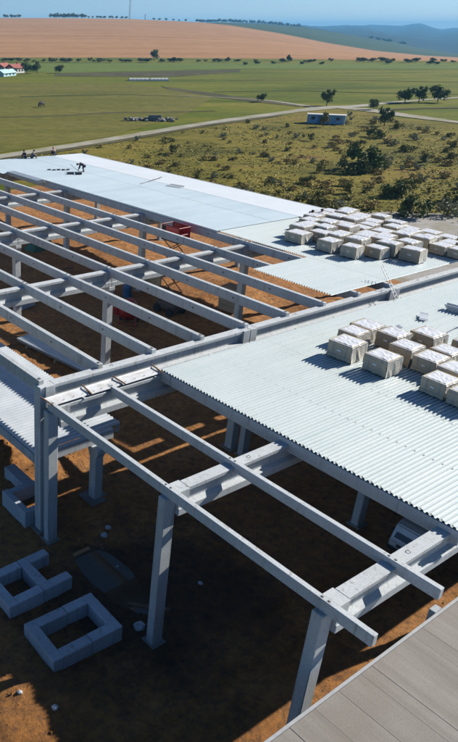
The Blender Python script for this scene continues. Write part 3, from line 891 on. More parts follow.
# ------------------------------------------------------------------ stores inside the left hall
t = thing('sheet_stack', 'stack of white roof sheets on the ground below the front purlins', 'roof sheets', (21.2, 30.2, .1), R(97))
for k in range(4):
    deck = deck_profile(-.55, .55, .2, .05); n = len(deck)
    vs = [(x + .05 * k, y + .03 * k, z + .06 * k + .15) for x in (-3.4, 3.4) for y, z in deck]; vs2 = [(x, y, z + .008) for x, y, z in vs]
    fs = [(i, i + 1, n + i + 1, n + i) for i in range(n - 1)]
    MB().add(vs + vs2, [f[::-1] for f in fs] + [tuple(2 * n + i for i in f) for f in fs]).build('roof_sheet', M['galv'], t)
for x in (-2.6, 0, 2.6): MB().box(x - .06, x + .06, -.6, .6, -.05, .14).build('timber_bearer', M['wood'], t)
p = at(22, 305, .2)
t = thing('pallet_stack', 'pile of blue grey slabs on the ground beside a column foot', 'slabs', (p.x, p.y, .1), R(10))
for k in range(3): MB().obox((rng.uniform(-.06, .06), rng.uniform(-.06, .06), .09 + .13 * k), 1.2, 1.4, .11, rng.uniform(-.1, .1)).build('slab', M['block'], t, .01)
p = at(40, 246, .3)
t = thing('tarp_heap', 'heap under a dark green sheet on the ground in the open hall', 'covered heap', (p.x, p.y, .05))
mb = MB(); N = 10; vs = []; fs = []
for j in range(N + 1):
    for i in range(N + 1):
        x, y = (i / N - .5) * 2.6, (j / N - .5) * 1.8
        z = 1.0 * max(0, 1 - abs(x / 1.3) ** 3) * max(0, 1 - abs(y / .9) ** 3) * (1 + .25 * math.sin(x * 4 + y * 3))
        vs.append((x, y, z))
for j in range(N):
    for i in range(N):
        k = j * (N + 1) + i; fs.append((k, k + 1, k + N + 2, k + N + 1))
mb.add(vs, fs).build('tarp', M['greent'], t)
# cement mixer (red drum)
p = at(128, 322, .2)
t = thing('cement_mixer', 'red drum shaped mixer standing in the shaded hall', 'mixer', (p.x, p.y, .12), R(40))
mm = Matrix.Translation((0, 0, .95)) @ Matrix.Scale(1.25, 4) @ Matrix.Rotation(R(50), 4, 'Y')
MB().lathe([(.05, -.48), (.36, -.45), (.52, -.2), (.54, .08), (.36, .42), (.24, .55), (.22, .55), (.33, .40), (.48, .08)], 20, mm).build('drum', M['red'], t, 0, True)
f = MB()
for s in (-1, 1):
    f.tube((-.5, .55 * s, 0), (0, .6 * s, 1.1), .035); f.tube((.5, .55 * s, 0), (0, .6 * s, 1.1), .035)
f.tube((-.45, -.58, .1), (-.45, .58, .1), .03); f.tube((0, -.62, 1.08), (0, .62, 1.08), .04)
f.build('frame', M['red'], t)
for s in (-1, 1): MB().tube((.5, .55 * s - .06, .2), (.5, .55 * s + .06, .2), .22, n=16).build('wheel', M['black'], t)
MB().box(-.3, .2, .64, .95, .6, 1.1).build('motor_box', M['red'], t, .03)
# boom lift
p = Vector((31.6, 32.4, 5.2))
t = thing('boom_lift', 'red lifting platform raised to the far roof edge', 'lift', (p.x, p.y, .1), R(0))
zb = p.z - .1
MB().box(-.55, .55, -.85, .85, .35, .75).build('chassis', M['steel'], t, .05)
for sx in (-1, 1):
    for sy in (-1, 1): MB().tube((sx * .45, sy * .6, .3), (sx * .66, sy * .6, .3), .3, n=18).build('wheel', M['black'], t)
s = MB(); n = 5; hh = (zb - .85) / n
for k in range(n):
    for sy in (-.35, .35):
        s.tube((sy, -.7, .75 + hh * k), (sy, .7, .75 + hh * (k + 1)), .03, n=6); s.tube((sy, .7, .75 + hh * k), (sy, -.7, .75 + hh * (k + 1)), .03, n=6)
s.build('scissor_arms', M['steel'], t)
MB().box(-.5, .5, -.8, .8, zb - .1, zb).build('platform_floor', M['steel'], t)
r = MB()
for x in (-.48, .48):
    for z in (.45, .9): r.tube((x, -.79, zb + z), (x, .79, zb + z), .03, n=6)
    for y in (-.79, 0, .79): r.tube((x, y, zb), (x, y, zb + .9), .03, n=6)
for y in (-.79, .79):
    for z in (.45, .9): r.tube((-.48, y, zb + z), (.48, y, zb + z), .03, n=6)
r.build('guard_rail', M['red'], t)
MB().box(-.53, -.50, -.79, .35, zb + .02, zb + .88).build('side_panel', M['red'], t)
MB().box(.50, .53, -.79, .79, zb + .02, zb + .88).build('side_panel', M['red'], t)
MB().box(-.52, -.2, .40, .78, zb + .1, zb + .85).build('control_box', M['black'], t, .03)
# timber shutters and blocks
p = at(148, 292, .0)
t = thing('formwork_stack', 'stood up timber formwork panels in the middle of the open hall', 'formwork', (p.x, p.y, .1), R(5))
for k in range(3): MB().obox((0.06 * k, -.9 + .62 * k, .95), .12, .55, 1.9, 0, R(4), 'Y').build('panel', M['wood'], t, .01)
p = at(127, 298, 0)
t = thing('barrel', 'dark blue barrel beside the timber formwork panels', 'barrel', (p.x, p.y, .1))
MB().lathe([(0, 0), (.29, 0), (.31, .04), (.29, .3), (.31, .32), (.29, .6), (.31, .62), (.3, .92), (.28, .95), (.26, .93), (0, .93)], 20).build('drum', M['bluep'], t, 0, True)
MB().tube((.12, .1, .93), (.12, .1, .97), .04, n=8).build('bung', M['black'], t)
p = at(227, 312, 0)
t = thing('block_stack', 'stack of olive brown packed blocks by a column of the middle row', 'block stack', (p.x + .3, p.y, .1), R(8))
for k in range(4): MB().obox((rng.uniform(-.03, .03), rng.uniform(-.03, .03), .25 + .42 * k), 1.1, 1.3, .4).build('block_layer', M['pack_brown'], t, .01)
p = at(100, 285, 0)
t = thing('plank_pile', 'low pile of planks on the soil near a middle column foot', 'planks', (p.x, p.y, .1), R(70))
for k in range(5): MB().obox((rng.uniform(-.1, .1), -.5 + .25 * k, .06 + .05 * (k % 2)), 3.0, .2, .05, rng.uniform(-.06, .06)).build('plank', M['wood'], t)

# ------------------------------------------------------------------ van
t = thing('utility_vehicle', 'small boxy grey vehicle parked in the shade below the ribbed roof', 'vehicle', (21.7, 9.35, .10), R(0))
t.scale = (.68, .68, .68)
W = 1.7
side = [(.0, .35), (.0, .85), (.12, 1.0), (.45, 1.72), (.75, 1.88), (4.1, 1.86), (4.3, 1.7), (4.35, .35)]
mb = MB(); mb.prism([(x, z) for x, z in side], (0, -W / 2, 0), (0, W / 2, 0), (1, 0, 0)); mb.build('body', M['vanp'], t, .06, False, 2)
def slab(p, q, r_, s_, th=.02):
    a, b, c, d = map(Vector, (p, q, r_, s_)); n = (b - a).cross(d - a).normalized() * th
    return MB().add([a, b, c, d, a + n, b + n, c + n, d + n], [(0, 1, 2, 3), (7, 6, 5, 4), (0, 4, 5, 1), (1, 5, 6, 2), (2, 6, 7, 3), (3, 7, 4, 0)])
slab((.135, .70, 1.05), (.135, -.70, 1.05), (.42, -.62, 1.64), (.42, .62, 1.64), -.03).build('windscreen', M['glass'], t)
for s in (-1, 1):
    y = s * (W / 2 + .004)
    MB().box(.9, 1.9, min(y, y + s * .012), max(y, y + s * .012), 1.1, 1.62).build('side_window', M['glass'], t)
    MB().box(2.1, 3.6, min(y, y + s * .012), max(y, y + s * .012), 1.1, 1.62).build('side_window', M['glass'], t)
    for x in (.8, 3.5):
        w = MB().tube((x, s * (W / 2 - .22), .32), (x, s * (W / 2 + .012), .32), .32, n=20).build('wheel', M['black'], t)
        MB().tube((x, s * (W / 2 + .013), .32), (x, s * (W / 2 + .022), .32), .18, n=16).build('rim', M['alu'], w)
    MB().box(-.025, .01, s * .58 - .14, s * .58 + .14, .68, .84).build('headlight', M['lamp'], t, .01)
    MB().box(.5, .62, s * (W / 2 + .13) - .09, s * (W / 2 + .13) + .09, 1.05, 1.25).build('mirror', M['black'], t, .02)
MB().box(-.06, .05, -.84, .84, .36, .56).build('bumper', M['black'], t, .02)
MB().box(-.03, .012, -.38, .38, .66, .82).build('grille', M['black'], t)
r = MB()
for y in (-.7, .7): r.tube((1.0, y, 1.95), (3.9, y, 1.95), .02, n=6)
r.build('roof_rail', M['alu'], t)

# ------------------------------------------------------------------ neighbouring building with the grey roof
t = thing('neighbouring_building', 'low building with weathered grey plank roof at the bottom right', 'building', (0, 0, 0))
ZN = 4.0
mb = MB(); x = -6.0
while x < 46:
    w = .42; dz = rng.uniform(-.006, .006)
    mb.box(x + .0006, x + w - .0006, -9, 5.50, ZN - .22, ZN + dz); x += w
mb.build('roof_planks', M['planks'], t)
MB().box(-6, 46, 5.505, 5.58, ZN - .26, ZN + .035).build('edge_trim', M['trim'], t, .008)
MB().box(-5.8, 45.8, 4.9, 5.1, -.2, ZN - .23).build('wall', M['block'], t)
for x in (15.7, 24.2, 33): MB().box(x, x + .3, 5.585, 5.75, ZN - .9, ZN + .05).build('bracket', M['block'], t, .01)

# ------------------------------------------------------------------ workers
POSES = {
    # joint: (x forward, y left, z up)
    'bend': dict(pel=(0, 0, .82), chest=(.34, 0, 1.08), neck=(.50, 0, 1.12), head=(.66, 0, 1.12), sh=.19, el=(.46, .22, .78), wr=(.55, .18, .52), kn=(.06, .13, .45), an=(0, .14, .07)),
    'kneel': dict(pel=(0, 0, .42), chest=(.16, 0, .78), neck=(.22, 0, .92), head=(.30, 0, 1.06), sh=.19, el=(.34, .24, .62), wr=(.52, .16, .42), kn=(.34, .16, .12), an=(-.12, .15, .07)),
    'sit': dict(pel=(0, 0, .17), chest=(.10, 0, .50), neck=(.15, 0, .64), head=(.22, 0, .78), sh=.18, el=(.26, .23, .38), wr=(.42, .14, .36), kn=(.36, .17, .36), an=(.44, .15, .07)),
    'stoop': dict(pel=(0, 0, .62), chest=(.34, 0, .78), neck=(.49, 0, .78), head=(.64, 0, .76), sh=.19, el=(.46, .22, .50), wr=(.56, .17, .27), kn=(.14, .14, .36), an=(0, .14, .07)),
    'stand': dict(pel=(0, 0, .92), chest=(.03, 0, 1.28), neck=(.04, 0, 1.46), head=(.07, 0, 1.62), sh=.2, el=(.06, .27, 1.10), wr=(.2, .24, .88), kn=(.03, .12, .49), an=(0, .12, .07)),
}
def skin_mesh(name, verts, edges, radii, mat, parent, sub=1):
    me = bpy.data.meshes.new(name); me.from_pydata(verts, edges, [])
    o = bpy.data.objects.new(name, me); C.objects.link(o); o.parent = parent
    md = o.modifiers.new('skin', 'SKIN'); md.use_smooth_shade = True
    if not me.skin_vertices: me.attributes  # layer is made with the modifier below
    bm = bmesh.new(); bm.from_mesh(me)
    lay = bm.verts.layers.skin.verify()
    bm.verts.ensure_lookup_table()
    for i, v in enumerate(bm.verts):
        v[lay].radius = (radii[i], radii[i]); v[lay].use_root = (i == 0)
    bm.to_mesh(me); bm.free()
    sb = o.modifiers.new('sub', 'SUBSURF'); sb.levels = sub; sb.render_levels = sub
    me.materials.append(mat)
    return o
def person(label, pose, u, v, zroof, rz, top, bottom, cap, lift=.14):
    P = POSES[pose]; p = at(u, v, zroof)
    t = thing('person', label, 'person', (p.x, p.y, zL(p.x) + lift), rz)
    V = Vector
    def mir(q): return (q[0], -q[1], q[2])
    shL = V(P['chest']) + V((.03, P['sh'], .08)); shR = V(mir(shL))
    hipL = V(P['pel']) + V((0, .1, -.04)); hipR = V(mir(hipL))
    el, wr, kn, an = (V(P[k]) for k in ('el', 'wr', 'kn', 'an'))
    toe = an + V((.17, .02, -.03))
    vs = [P['pel'], P['chest'], P['neck'], P['head']]; ed = [(0, 1), (1, 2), (2, 3)]; ra = [.14, .15, .058, .095]
    hd = (V(P['head']) - V(P['neck'])).normalized()
    vs.append(V(P['head']) + hd * .1); ed.append((3, 4)); ra.append(.08)
    for m in (0, 1):
        f = mir if m else (lambda q: tuple(q))
        n = len(vs)
        hand = wr + (wr - el).normalized() * .1
        vs += [f(shL), f(el), f(wr), f(hand)]; ed += [(1, n), (n, n + 1), (n + 1, n + 2), (n + 2, n + 3)]; ra += [.068, .046, .034, .036]
        tips = [hand + (wr - el).normalized() * L + V((0, dy, 0)) for L, dy in ((.06, -.03), (.075, -.01), (.07, .012), (.05, .03))]
        for q in tips: vs.append(f(q)); ed.append((n + 3, len(vs) - 1)); ra.append(.010)
        vs.append(f(wr + V((.03, -.05, -.03)))); ed.append((n + 2, len(vs) - 1)); ra.append(.011)
        n = len(vs)
        vs += [f(hipL), f(kn), f(an), f(toe)]; ed += [(0, n), (n, n + 1), (n + 1, n + 2), (n + 2, n + 3)]; ra += [.085, .06, .042, .04]
    skin_mesh('body', [tuple(q) for q in vs], ed, ra, M['skin'], t)
    # jacket and trousers follow the same joints, a little fuller
    jv = [P['pel'], P['chest'], tuple(V(P['chest']).lerp(V(P['neck']), .6)), shL, el, tuple(el.lerp(wr, .85)), shR, mir(el), mir(el.lerp(wr, .85))]
    skin_mesh('jacket', [tuple(q) for q in jv], [(0, 1), (1, 2), (1, 3), (3, 4), (4, 5), (1, 6), (6, 7), (7, 8)], [.165, .178, .085, .085, .062, .052, .085, .062, .052], M[top], t)
    tv = [V(P['pel']) + V((0, 0, .03)), hipL, kn, an + V((0, 0, .05)), hipR, V(mir(kn)), V(mir(an + V((0, 0, .05))))]
    skin_mesh('trousers', [tuple(q) for q in tv], [(0, 1), (1, 2), (2, 3), (0, 4), (4, 5), (5, 6)], [.155, .105, .08, .065, .105, .08, .065], M[bottom], t)
    for m in (0, 1):
        a = V(mir(an)) if m else an; b = V(mir(toe)) if m else toe
        skin_mesh('boot', [tuple(a + V((0, 0, .03))), tuple(a + V((0, 0, -.02))), tuple(b)], [(0, 1), (1, 2)], [.055, .055, .05], M['black'], t)
    hm = Matrix.Translation(V(P['head']) + hd * .05) @ V((0, 0, 1)).rotation_difference(hd).to_matrix().to_4x4()
    MB().lathe([(.118, -.02), (.115, .04), (.09, .095), (.04, .12), (0, .122)], 12, hm).build('hair' if cap == 'hair' else 'cap', M[cap], t, 0, True)
    nm = Matrix.Translation(V(P['head'])) 
    t.scale = (.86, .86, .86)
    return t
person('crouching roofer in dark clothes, left one of the pair at far roof end', 'sit', 25.5, 158.5, 6, R(200), 'navy', 'navy', 'hair')
person('crouching roofer in dark trousers and paler top beside his partner', 'sit', 32, 158.5, 6, R(-20), 'greyc', 'navy', 'hair')
person('lone roofer in dark red crouching at far left roof edge', 'sit', 54.5, 157, 5.8, R(90), 'navy', 'navy', 'red')
person('roofer bending forward with a tool on the pale roof', 'stoop', 84, 172, 6, R(150), 'navy', 'navy', 'hair')
person('worker in dark clothes sitting low at left back of the packs', 'sit', 311.5, 221, 6, R(210), 'navy', 'greyc', 'hair')
person('worker in dark clothes kneeling right beside the far packs', 'sit', 319.5, 221, 6, R(20), 'navy', 'navy', 'hair')
p = at(80, 173, 6)
t = thing('floor_tool', 'long handled tool on the roof before the bending roofer', 'tool', (p.x, p.y, zL(p.x) + .14), R(155))
MB().tube((0, 0, .02), (.9, .05, .75), .018, n=6).build('handle', M['steel'], t); MB().obox((-.03, 0, .03), .3, .12, .05).build('blade', M['steel'], t)

# ------------------------------------------------------------------ vegetation
def leaf_cloud(n, lobes, size, seed, flat=1.0):
    rg = random.Random(seed); mb = MB()
    for _ in range(n):
        cx, cy, cz, r = rg.choice(lobes)
        d = Vector((rg.gauss(0, 1), rg.gauss(0, 1), rg.gauss(0, 1))).normalized() * r * rg.uniform(.45, 1.05)
        c = Vector((cx, cy, cz)) + Vector((d.x, d.y, d.z * flat))
        if c.z < .02: c.z = rg.uniform(.02, .15)
        s = size * rg.uniform(.6, 1.4)
        a = Vector((rg.gauss(0, 1), rg.gauss(0, 1), rg.gauss(0, .6))).normalized(); b = a.orthogonal().normalized()
        b = (b * math.cos(rg.uniform(0, 6)) + a.cross(b) * math.sin(rg.uniform(0, 6))).normalized()
        q = c + a * s; mb.add([c - b * s * .5, q * .5 + c * .5 - b * s * .55, q, q * .5 + c * .5 + b * s * .55], [(0, 1, 2, 3)])
    return mb
def lobes_of(seed, n, R0, H, base):
    rg = random.Random(seed); L = []
    for k in range(n):
        a = rg.uniform(0, 6.28); r = R0 * math.sqrt(rg.random()) * .75
        z = base + (H - base) * rg.uniform(.1, .95)
        q = R0 * rg.uniform(.28, .48) * (1.15 - .5 * (z - base) / (H - base))
        L.append((r * math.cos(a), r * math.sin(a), min(z, H - q * .6), q))
    return L
def bush(label, mat, seed, R0, H, n, size, group):
    t = thing('bush', label, 'bush', (0, 0, 0), 0, group)
    leaf_cloud(n, lobes_of(seed, 9, R0, H, .05), size, seed).build('foliage', M[mat], t)
    st = MB(); rg = random.Random(seed)
    for k in range(5):
        a = rg.uniform(0, 6.28); st.tube((0, 0, -.1), (R0 * .5 * math.cos(a), R0 * .5 * math.sin(a), H * .7), .03, .012, 5)
    st.build('stems', M['bark'], t)
    return t
def tree(label, mat, seed, R0, H, n, size, group=None, trunk=None):
    t = thing('tree', label, 'tree', (0, 0, 0), 0, group)
    tr = trunk or H * .28
    leaf_cloud(n, lobes_of(seed, 16, R0, H, tr), size, seed).build('crown', M[mat], t)
    st = MB(); rg = random.Random(seed + 1); r0 = H * .035
    st.tube((0, 0, -.3), (.05, 0, tr), r0, r0 * .75, 8)
    for k in range(7):
        a = rg.uniform(0, 6.28); z0 = tr * rg.uniform(.7, 1.0); L = R0 * rg.uniform(.5, .85)
        st.tube((.04, 0, z0), (L * math.cos(a), L * math.sin(a), tr + (H - tr) * rg.uniform(.3, .8)), r0 * .5, r0 * .12, 5)
    st.build('trunk', M['bark'], t)
    return t
BG = 'bushes scattered over the scrubland'
bp = [bush('x', 'leaf', 11, 1.3, 1.5, 700, .22, BG), bush('x', 'leaf_olive', 12, 1.2, 1.2, 600, .2, BG), bush('x', 'leaf_grey', 13, 1.0, 1.3, 500, .16, BG), bush('x', 'leaf_dry', 14, 1.1, 1.0, 500, .18, BG), bush('x', 'leaf_olive', 15, .9, 1.5, 500, .18, BG)]
bl = ['dark green rounded bush in the scrubland', 'olive bush in the scrubland', 'silvery green bush in the scrubland', 'dry straw coloured bush in the scrubland', 'tall olive shrub in the scrubland']
seen = set()
def put_bush(k, label, u, v, sc):
    p = at(u, v)
    if k in seen: o = dup(bp[k], label)
    else: o = bp[k]; o['label'] = label; seen.add(k)
    o.location = (p.x, p.y, .0); o.rotation_euler = (0, 0, rng.uniform(0, 6.28)); o.scale = (sc * rng.uniform(.9, 1.2), sc * rng.uniform(.9, 1.2), sc)
put_bush(0, 'large spreading dark green bush in the middle of the scrubland', 364, 170, 2.1)
put_bush(0, 'dark green bush adjoining the left of the large spreading one', 352, 173, 1.3)
put_bush(0, 'upright fresh green bush just behind the gravel yard', 414, 217, 1.35)
put_bush(2, 'silvery bush on the gravel edge right of the fresh green one', 447, 216, 1.3)
put_bush(0, 'dark round bush behind the packs, left of the fresh green one', 392, 197, 1.1)
put_bush(4, 'bush standing alone beside the road above the white roof', 172, 154, .9)
put_bush(0, 'dark round bush at the near side of the track, by right edge', 376, 138, 1.0)
sc_rng = random.Random(99)
cnt = 0
def in_scrub(u, v):
    roof = 157 + max(0, u - 70) * .212 if u > 70 else 158
    roadv = lerp_tab([(0, 160), (100, 145), (200, 128), (280, 117), (320, 112), (345, 111), (400, 121), (460, 127)], u)
    return roadv + 1 < v < roof + 4
while cnt < 230:
    u, v = sc_rng.uniform(60, 470), sc_rng.uniform(112, 245)
    # even on the ground, not in the picture
    if sc_rng.random() > ((v - 95) / 130) ** -1.2 * .6 + .15: pass
    if not in_scrub(u, v) or (u > 375 and v > 203): continue
    k = sc_rng.choice([1, 1, 2, 3, 3, 4, 2, 1, 3, 3])
    if u < 200 and sc_rng.random() < .4: continue
    put_bush(k, bl[k], u, v, sc_rng.uniform(.35, .95) * (1.0 if u > 300 else .7))
    cnt += 1
# grass tufts over the scrub: beyond counting
mb = MB(); mbd = MB(); rg = random.Random(5)
for k in range(16000):
    u, v = rg.uniform(30, 475), rg.uniform(112, 255)
    if not in_scrub(u, v): continue
    p = at(u, v)
    if mn.noise(Vector((p.x * .08, p.y * .08, 0))) < rg.uniform(-.5, .25): continue
    tgt = mb if rg.random() < .5 else mbd
    for q in range(3):
        a = rg.uniform(0, 6.28); h = rg.uniform(.05, .18); w = rg.uniform(.08, .2)
        dx, dy = math.cos(a) * w, math.sin(a) * w; ox, oy = rg.uniform(-.3, .3), rg.uniform(-.3, .3); lx, ly = rg.uniform(-.2, .2), rg.uniform(-.2, .2)
        tgt.add([(p.x + ox - dx, p.y + oy - dy, .0), (p.x + ox + dx, p.y + oy + dy, .0), (p.x + ox + lx, p.y + oy + ly, h)], [(0, 1, 2)])
tag(mb.build('scrub_grass', M['leaf_olive']), 'olive grass tufts all over the scrubland', 'grass', kind='stuff')
tag(mbd.build('dry_grass', M['leaf_dry']), 'straw coloured grass tufts all over the scrubland', 'grass', kind='stuff')

tp = [tree('x', 'leaf', 31, 2.2, 4.6, 1500, .34), tree('x', 'leaf', 32, 2.6, 4.2, 1500, .34), tree('x', 'leaf_olive', 33, 2.0, 5.0, 1400, .3)]
tseen = set()
def put_tree(k, label, p, sc, group=None, wide=1.0):
    if k in tseen: o = dup(tp[k], label)
    else: o = tp[k]; o['label'] = label; tseen.add(k)
    if group: o['group'] = group
    elif 'group' in o: del o['group']
    o.location = p; o.rotation_euler = (0, 0, rng.uniform(0, 6.28)); o.scale = (sc * wide, sc * wide, sc)
for k, u, v, sc, lab in ((0, 326.5, 106, .8, 'round tree standing beyond the road junction'), (1, 404.5, 103, .85, 'left one of three round trees along the track'), (0, 418.5, 102.5, .82, 'middle one of three round trees along the track'), (1, 437.5, 102.5, .95, 'right one of three round trees along the track'),
                         (0, 384, 126, .72, 'round tree on the near side of the track'), (1, 373, 110, .55, 'low dark tree at the right of road junction'), (2, 323, 127, .55, 'small tree in front of the pale blue hut'), (1, 261, 102, .5, 'small dark tree by the path in green field'),
                         (0, 154, 60.5, 1.25, 'tall dark tree in the hedge line left of centre'), (0, 288, 62, .8, 'dark tree in the hedge line right of centre'), (1, 27, 73.5, 1.0, 'dark tree right of the red roofed house'), (0, 37, 73.5, 1.0, 'second dark tree right of the red roofed house'), (1, 59, 73.5, .8, 'small round tree on the field edge right of village')):
    put_tree(k, lab, at(u, v), sc)
HG = 'hedge trees along the foot of the orange field'
for i in range(86):
    u = 4 + (i * 4.1 if i < 60 else 246 + (i - 60) * 8.2) + rng.uniform(-3, 3)
    if rng.random() < .38: continue
    put_tree(rng.choice([0, 1, 1, 2]), 'small dark tree in the hedge line below the orange field', at(u, 62 + rng.uniform(-.5, .6)), rng.uniform(.25, .55), HG, rng.uniform(1.5, 3.0))
SG = 'trees on the skyline of the orange hill'
for u0, u1, n, s in ((4, 20, 6, 1.0), (50, 84, 16, 1.3), (86, 128, 10, .8), (150, 190, 6, .7), (196, 240, 18, 1.1)):
    for i in range(n):
        u = u0 + (u1 - u0) * (i + .5) / n + rng.uniform(-1, 1)
        p = at_dist(u, lerp_tab(RIDGE1, u) + .2, D1 + 40 if u < 200 else D2 - 60)
        if u >= 200: p = at_dist(u, lerp_tab(RIDGE2, u) + .3, D2 - 20)
        put_tree(rng.choice([0, 1, 2]), 'tiny tree on the skyline above the orange field', p, s * rng.uniform(.8, 1.2) * (1 if u < 200 else 1.6), SG, 1.6)
RG = 'trees on the dark green ridge'
for i in range(26):
    u = 234 + i * 2.6 + rng.uniform(-1, 1)
    put_tree(rng.choice([0, 2]), 'small tree standing on the dark green ridge', at_dist(u, lerp_tab(RIDGE2, u) + .3, D2 - 10), rng.uniform(1.2, 2.0), RG, 1.3)
for i in range(14):
    u = rng.uniform(370, 405); v = lerp_tab(RIDGE2, u) + .4
    put_tree(1, 'tree clump on the right slope of the dark ridge', at_dist(u, v, D2 - 30), rng.uniform(1.0, 1.6), 'tree clumps on the right slope of the ridge', 1.8)
# scattered small trees on the flat to the right
for i in range(9):
    u = rng.uniform(225, 458); put_tree(1, 'low dark bush dotted along the green field edge', at(u, rng.uniform(63, 66)), rng.uniform(.3, .5), 'dark bushes along the green field edge', 1.7)

# ------------------------------------------------------------------ far buildings and things
def house(label, p, L, W, H, rz, roofm, wallm):
    t = thing('house', label, 'house', p, rz)
    MB().box(-L / 2, L / 2, -W / 2, W / 2, -.3, H).build('wall', M[wallm], t)
    r = MB().prism([(-W / 2 - .4, 0), (W / 2 + .4, 0), (0, W * .34)], (-L / 2 - .4, 0, H), (L / 2 + .4, 0, H), (0, 1, 0)).build('roof', M[roofm], t)
    MB().box(L * .2, L * .2 + .6, -.3, .3, H + W * .15, H + W * .45).build('chimney', M['redroof'], r)
    for s in (-1, 1):
        for x in (-L * .28, 0, L * .28):
            MB().box(x - .5, x + .5, s * W / 2 - .03, s * W / 2 + .03, H * .35, H * .75).build('window', M['glass'], t)
    MB().box(L / 2 - .02, L / 2 + .05, -.4, .4, 0, H * .8).build('door', M['wood'], t)
house('red roofed village house at the left picture edge', at(15, 73), 7, 5, 2.0, R(20), 'redroof', 'whitewall')
house('red roofed house cut by the left picture edge', at(3, 72.5), 8, 5, 2.2, R(35), 'redroof', 'whitewall')
house('pale teal roofed shed in front of the red roofed houses', at(6, 76), 9, 4, 1.2, R(25), 'tealwall', 'tealwall')
p = at(325.5, 123.5)
t = thing('container_hut', 'long pale blue hut with flat roof beside the road junction', 'hut', (p.x, p.y, 0), R(-57))
MB().box(-3.6, 3.6, -1.0, 1.0, .05, 1.7).build('wall', M['bluewall'], t)
MB().box(-3.8, 3.8, -1.15, 1.15, 1.7, 1.8).build('roof', M['whitewall'], t)
for x in (-2.8, -.2, 1.9): MB().box(x, x + .7, -1.04, -.99, .8, 1.35).build('window', M['glass'], t)
MB().box(-1.6, -.9, -1.05, -.99, .05, 1.5).build('door', M['bluep'], t)
for x in (-3.2, .9, 3.3): MB().box(x - .08, x + .08, -1.06, -1.0, .05, 1.7).build('post', M['whitewall'], t)
for u0, u1, lab in ((129, 149, 'long white plastic tunnel lying in the green field, left half'), (150.5, 168, 'long white plastic tunnel lying in the green field, right half')):
    a, b = at(u0, 80.6), at(u1, 80.6); d = b - a
    t = thing('polytunnel', lab, 'polytunnel', a, math.atan2(d.y, d.x), 'white tunnels in the field')
    n = 10; prof = [(1.5 * math.cos(math.pi * i / n), .9 * math.sin(math.pi * i / n)) for i in range(n + 1)]
    MB().prism(prof, (0, 0, 0), (d.length, 0, 0), (0, 1, 0)).build('cover', M['whitewall'], t)
    h = MB()
    for k in range(6):
        x = d.length * k / 5
        for i in range(n): h.tube((x, prof[i][0] * 1.01, prof[i][1] * 1.01), (x, prof[i + 1][0] * 1.01, prof[i + 1][1] * 1.01), .05, n=5)
    h.build('hoops', M['alu'], t)
p = at(154, 121)
t = thing('rubble_heap', 'ruined wall stubs and rubble by the field left of road', 'rubble', (p.x, p.y, 0), R(-40))
MB().box(-1.2, 1.5, -.2, .2, 0, 1.2).build('wall_stub', M['pad'], t, .05)
MB().box(-5, -3.2, -.3, .3, 0, .6).build('wall_stub', M['block'], t, .05)
mb = MB()
for k in range(60):
    x = rng.gauss(-.5, 2.6); mb.obox((x, rng.gauss(0, .6), .15 + rng.uniform(0, .3)), rng.uniform(.3, .9), rng.uniform(.3, .8), rng.uniform(.2, .6), rng.uniform(0, 3), rng.uniform(-.4, .4))
mb.build('rubble', M['pad'], t)
# mast on the hill
p = at_dist(129.5, 18.8, D1 - 5)
t = thing('lattice_mast', 'thin pale lattice mast standing on the orange hill', 'mast', p)
H = 46
leg = MB()
for k in range(3):
    a = k * 2.094; leg.tube((1.3 * math.cos(a), 1.3 * math.sin(a), -1), (.5 * math.cos(a), .5 * math.sin(a), H), .22, .16, 6)
leg.build('legs', M['alu'], t)
br = MB()
for j in range(18):
    for k in range(3):
        z0, z1 = H * j / 18, H * (j + 1) / 18; r0, r1 = 1.3 - .8 * j / 18, 1.3 - .8 * (j + 1) / 18; a, b = k * 2.094, (k + 1) * 2.094
        br.tube((r0 * math.cos(a), r0 * math.sin(a), z0), (r1 * math.cos(b), r1 * math.sin(b), z1), .09, n=4)
br.build('bracing', M['alu'], t)
p = at_dist(145, 19.0, D1 - 5)
t = thing('utility_pole', 'short dark pole on the hill right of the mast', 'pole', p)
MB().tube((0, 0, -1), (0, 0, 7), .5, .4, 8).build('post', M['bark'], t); MB().obox((0, 0, 6.2), 3.2, .3, .3).build('crossarm', M['bark'], t)
# grazing cow
p = at(42, 107.2)
t = thing('cow', 'dark cow grazing alone on the olive field', 'cow', p, R(200))
cv = [(0, 0, 1.05), (.55, 0, 1.1), (-.6, 0, 1.15), (.95, 0, 1.05), (1.25, 0, .7), (1.42, 0, .35), (1.5, 0, .2)]
ce = [(0, 1), (0, 2), (1, 3), (3, 4), (4, 5), (5, 6)]; cr = [.38, .36, .34, .24, .17, .12, .08]
for s in (-1, 1):
    n = len(cv); cv += [(.6, .2 * s, .8), (.6, .2 * s, .4), (.62, .2 * s, .04)]; ce += [(1, n), (n, n + 1), (n + 1, n + 2)]; cr += [.15, .08, .06]
    n = len(cv); cv += [(-.62, .2 * s, .85), (-.5, .2 * s, .62), (-.72, .2 * s, .4), (-.68, .2 * s, .04)]; ce += [(2, n), (n, n + 1), (n + 1, n + 2), (n + 2, n + 3)]; cr += [.19, .12, .075, .06]
    n = len(cv); cv += [(1.28, .2 * s, .5)]; ce += [(5 - 1, n)]; cr += [.04]
n = len(cv); cv += [(-.95, 0, 1.0), (-1.0, 0, .5)]; ce += [(2, n), (n, n + 1)]; cr += [.05, .03]
skin_mesh('body', cv, ce, cr, M['cow'], t)

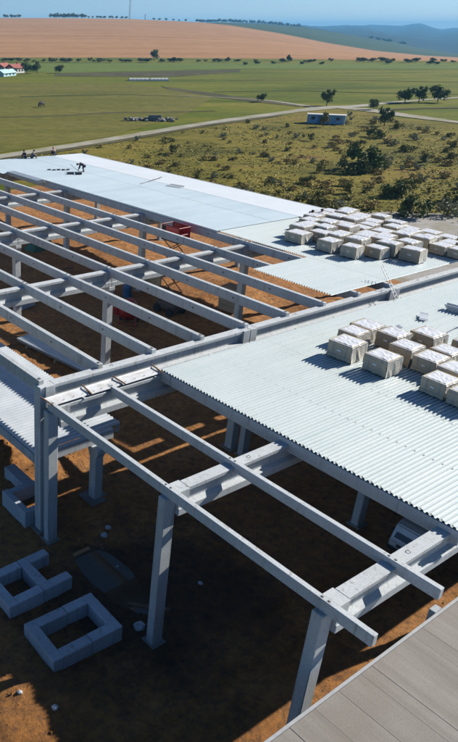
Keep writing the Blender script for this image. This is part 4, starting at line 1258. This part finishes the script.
# ------------------------------------------------------------------ air
m = bpy.data.materials.new('haze'); m.use_nodes = True
nt = m.node_tree; nt.nodes.clear()
out = nt.nodes.new('ShaderNodeOutputMaterial'); pv = nt.nodes.new('ShaderNodeVolumePrincipled')
pv.inputs['Color'].default_value = (.22, .62, 1.0, 1); pv.inputs['Density'].default_value = 1.75e-4; pv.inputs['Anisotropy'].default_value = 0.0
nt.links.new(pv.outputs['Volume'], out.inputs['Volume'])
zmin = min((o.matrix_world @ v.co).z for o in C.objects if o.name in ('mountains', 'hills', 'crop_field') for v in o.data.vertices)
o = MB().box(-9000, 9000, -9000, 9000, zmin - 1, 84).build('haze', m); o['kind'] = 'stuff'; tag(o, 'thin blue haze over the whole land', 'haze')

# ------------------------------------------------------------------ light, sky, camera
sun_to = Vector((1.0, -0.19, 0.585)).normalized()
el = math.asin(sun_to.z); az = math.atan2(sun_to.x, sun_to.y)       # clockwise from +Y
sl = bpy.data.lights.new('sun', 'SUN'); sl.energy = 5.0; sl.angle = R(0.55); sl.color = (1.0, .965, .91)
so = bpy.data.objects.new('sun', sl); C.objects.link(so); so.rotation_euler = (-sun_to).to_track_quat('-Z', 'Y').to_euler()
w = bpy.data.worlds.new('World'); bpy.context.scene.world = w; w.use_nodes = True
nt = w.node_tree; bg = nt.nodes['Background']
sk = nt.nodes.new('ShaderNodeTexSky'); sk.sky_type = 'NISHITA'; sk.sun_disc = False
sk.sun_elevation = el; sk.sun_rotation = az; sk.altitude = 0; sk.air_density = 0.65; sk.dust_density = 0.2; sk.ozone_density = 6.0
nt.links.new(sk.outputs[0], bg.inputs['Color']); bg.inputs['Strength'].default_value = 0.07

sc = bpy.context.scene
cam = bpy.data.cameras.new('camera'); co = bpy.data.objects.new('camera', cam); C.objects.link(co)
cam.sensor_fit = 'VERTICAL'; cam.sensor_height = 24; cam.lens = 24 * FOC / 742; cam.shift_x = (229 - PCX) / 742; cam.clip_end = 40000; cam.clip_start = .2
co.location = (0, 0, CAMH); co.rotation_euler = (math.pi / 2 - PITCH, 0, -YAW)
# YAW here is the bearing of the optical axis from +Y towards +X
sc.camera = co
sc.view_settings.view_transform = 'Standard'; sc.view_settings.look = 'None'; sc.view_settings.exposure = 0.62; sc.view_settings.gamma = 1.0
sc.view_settings.use_curve_mapping = False
sc.cycles.volume_bounces = 0; sc.cycles.max_bounces = 6; sc.cycles.diffuse_bounces = 1
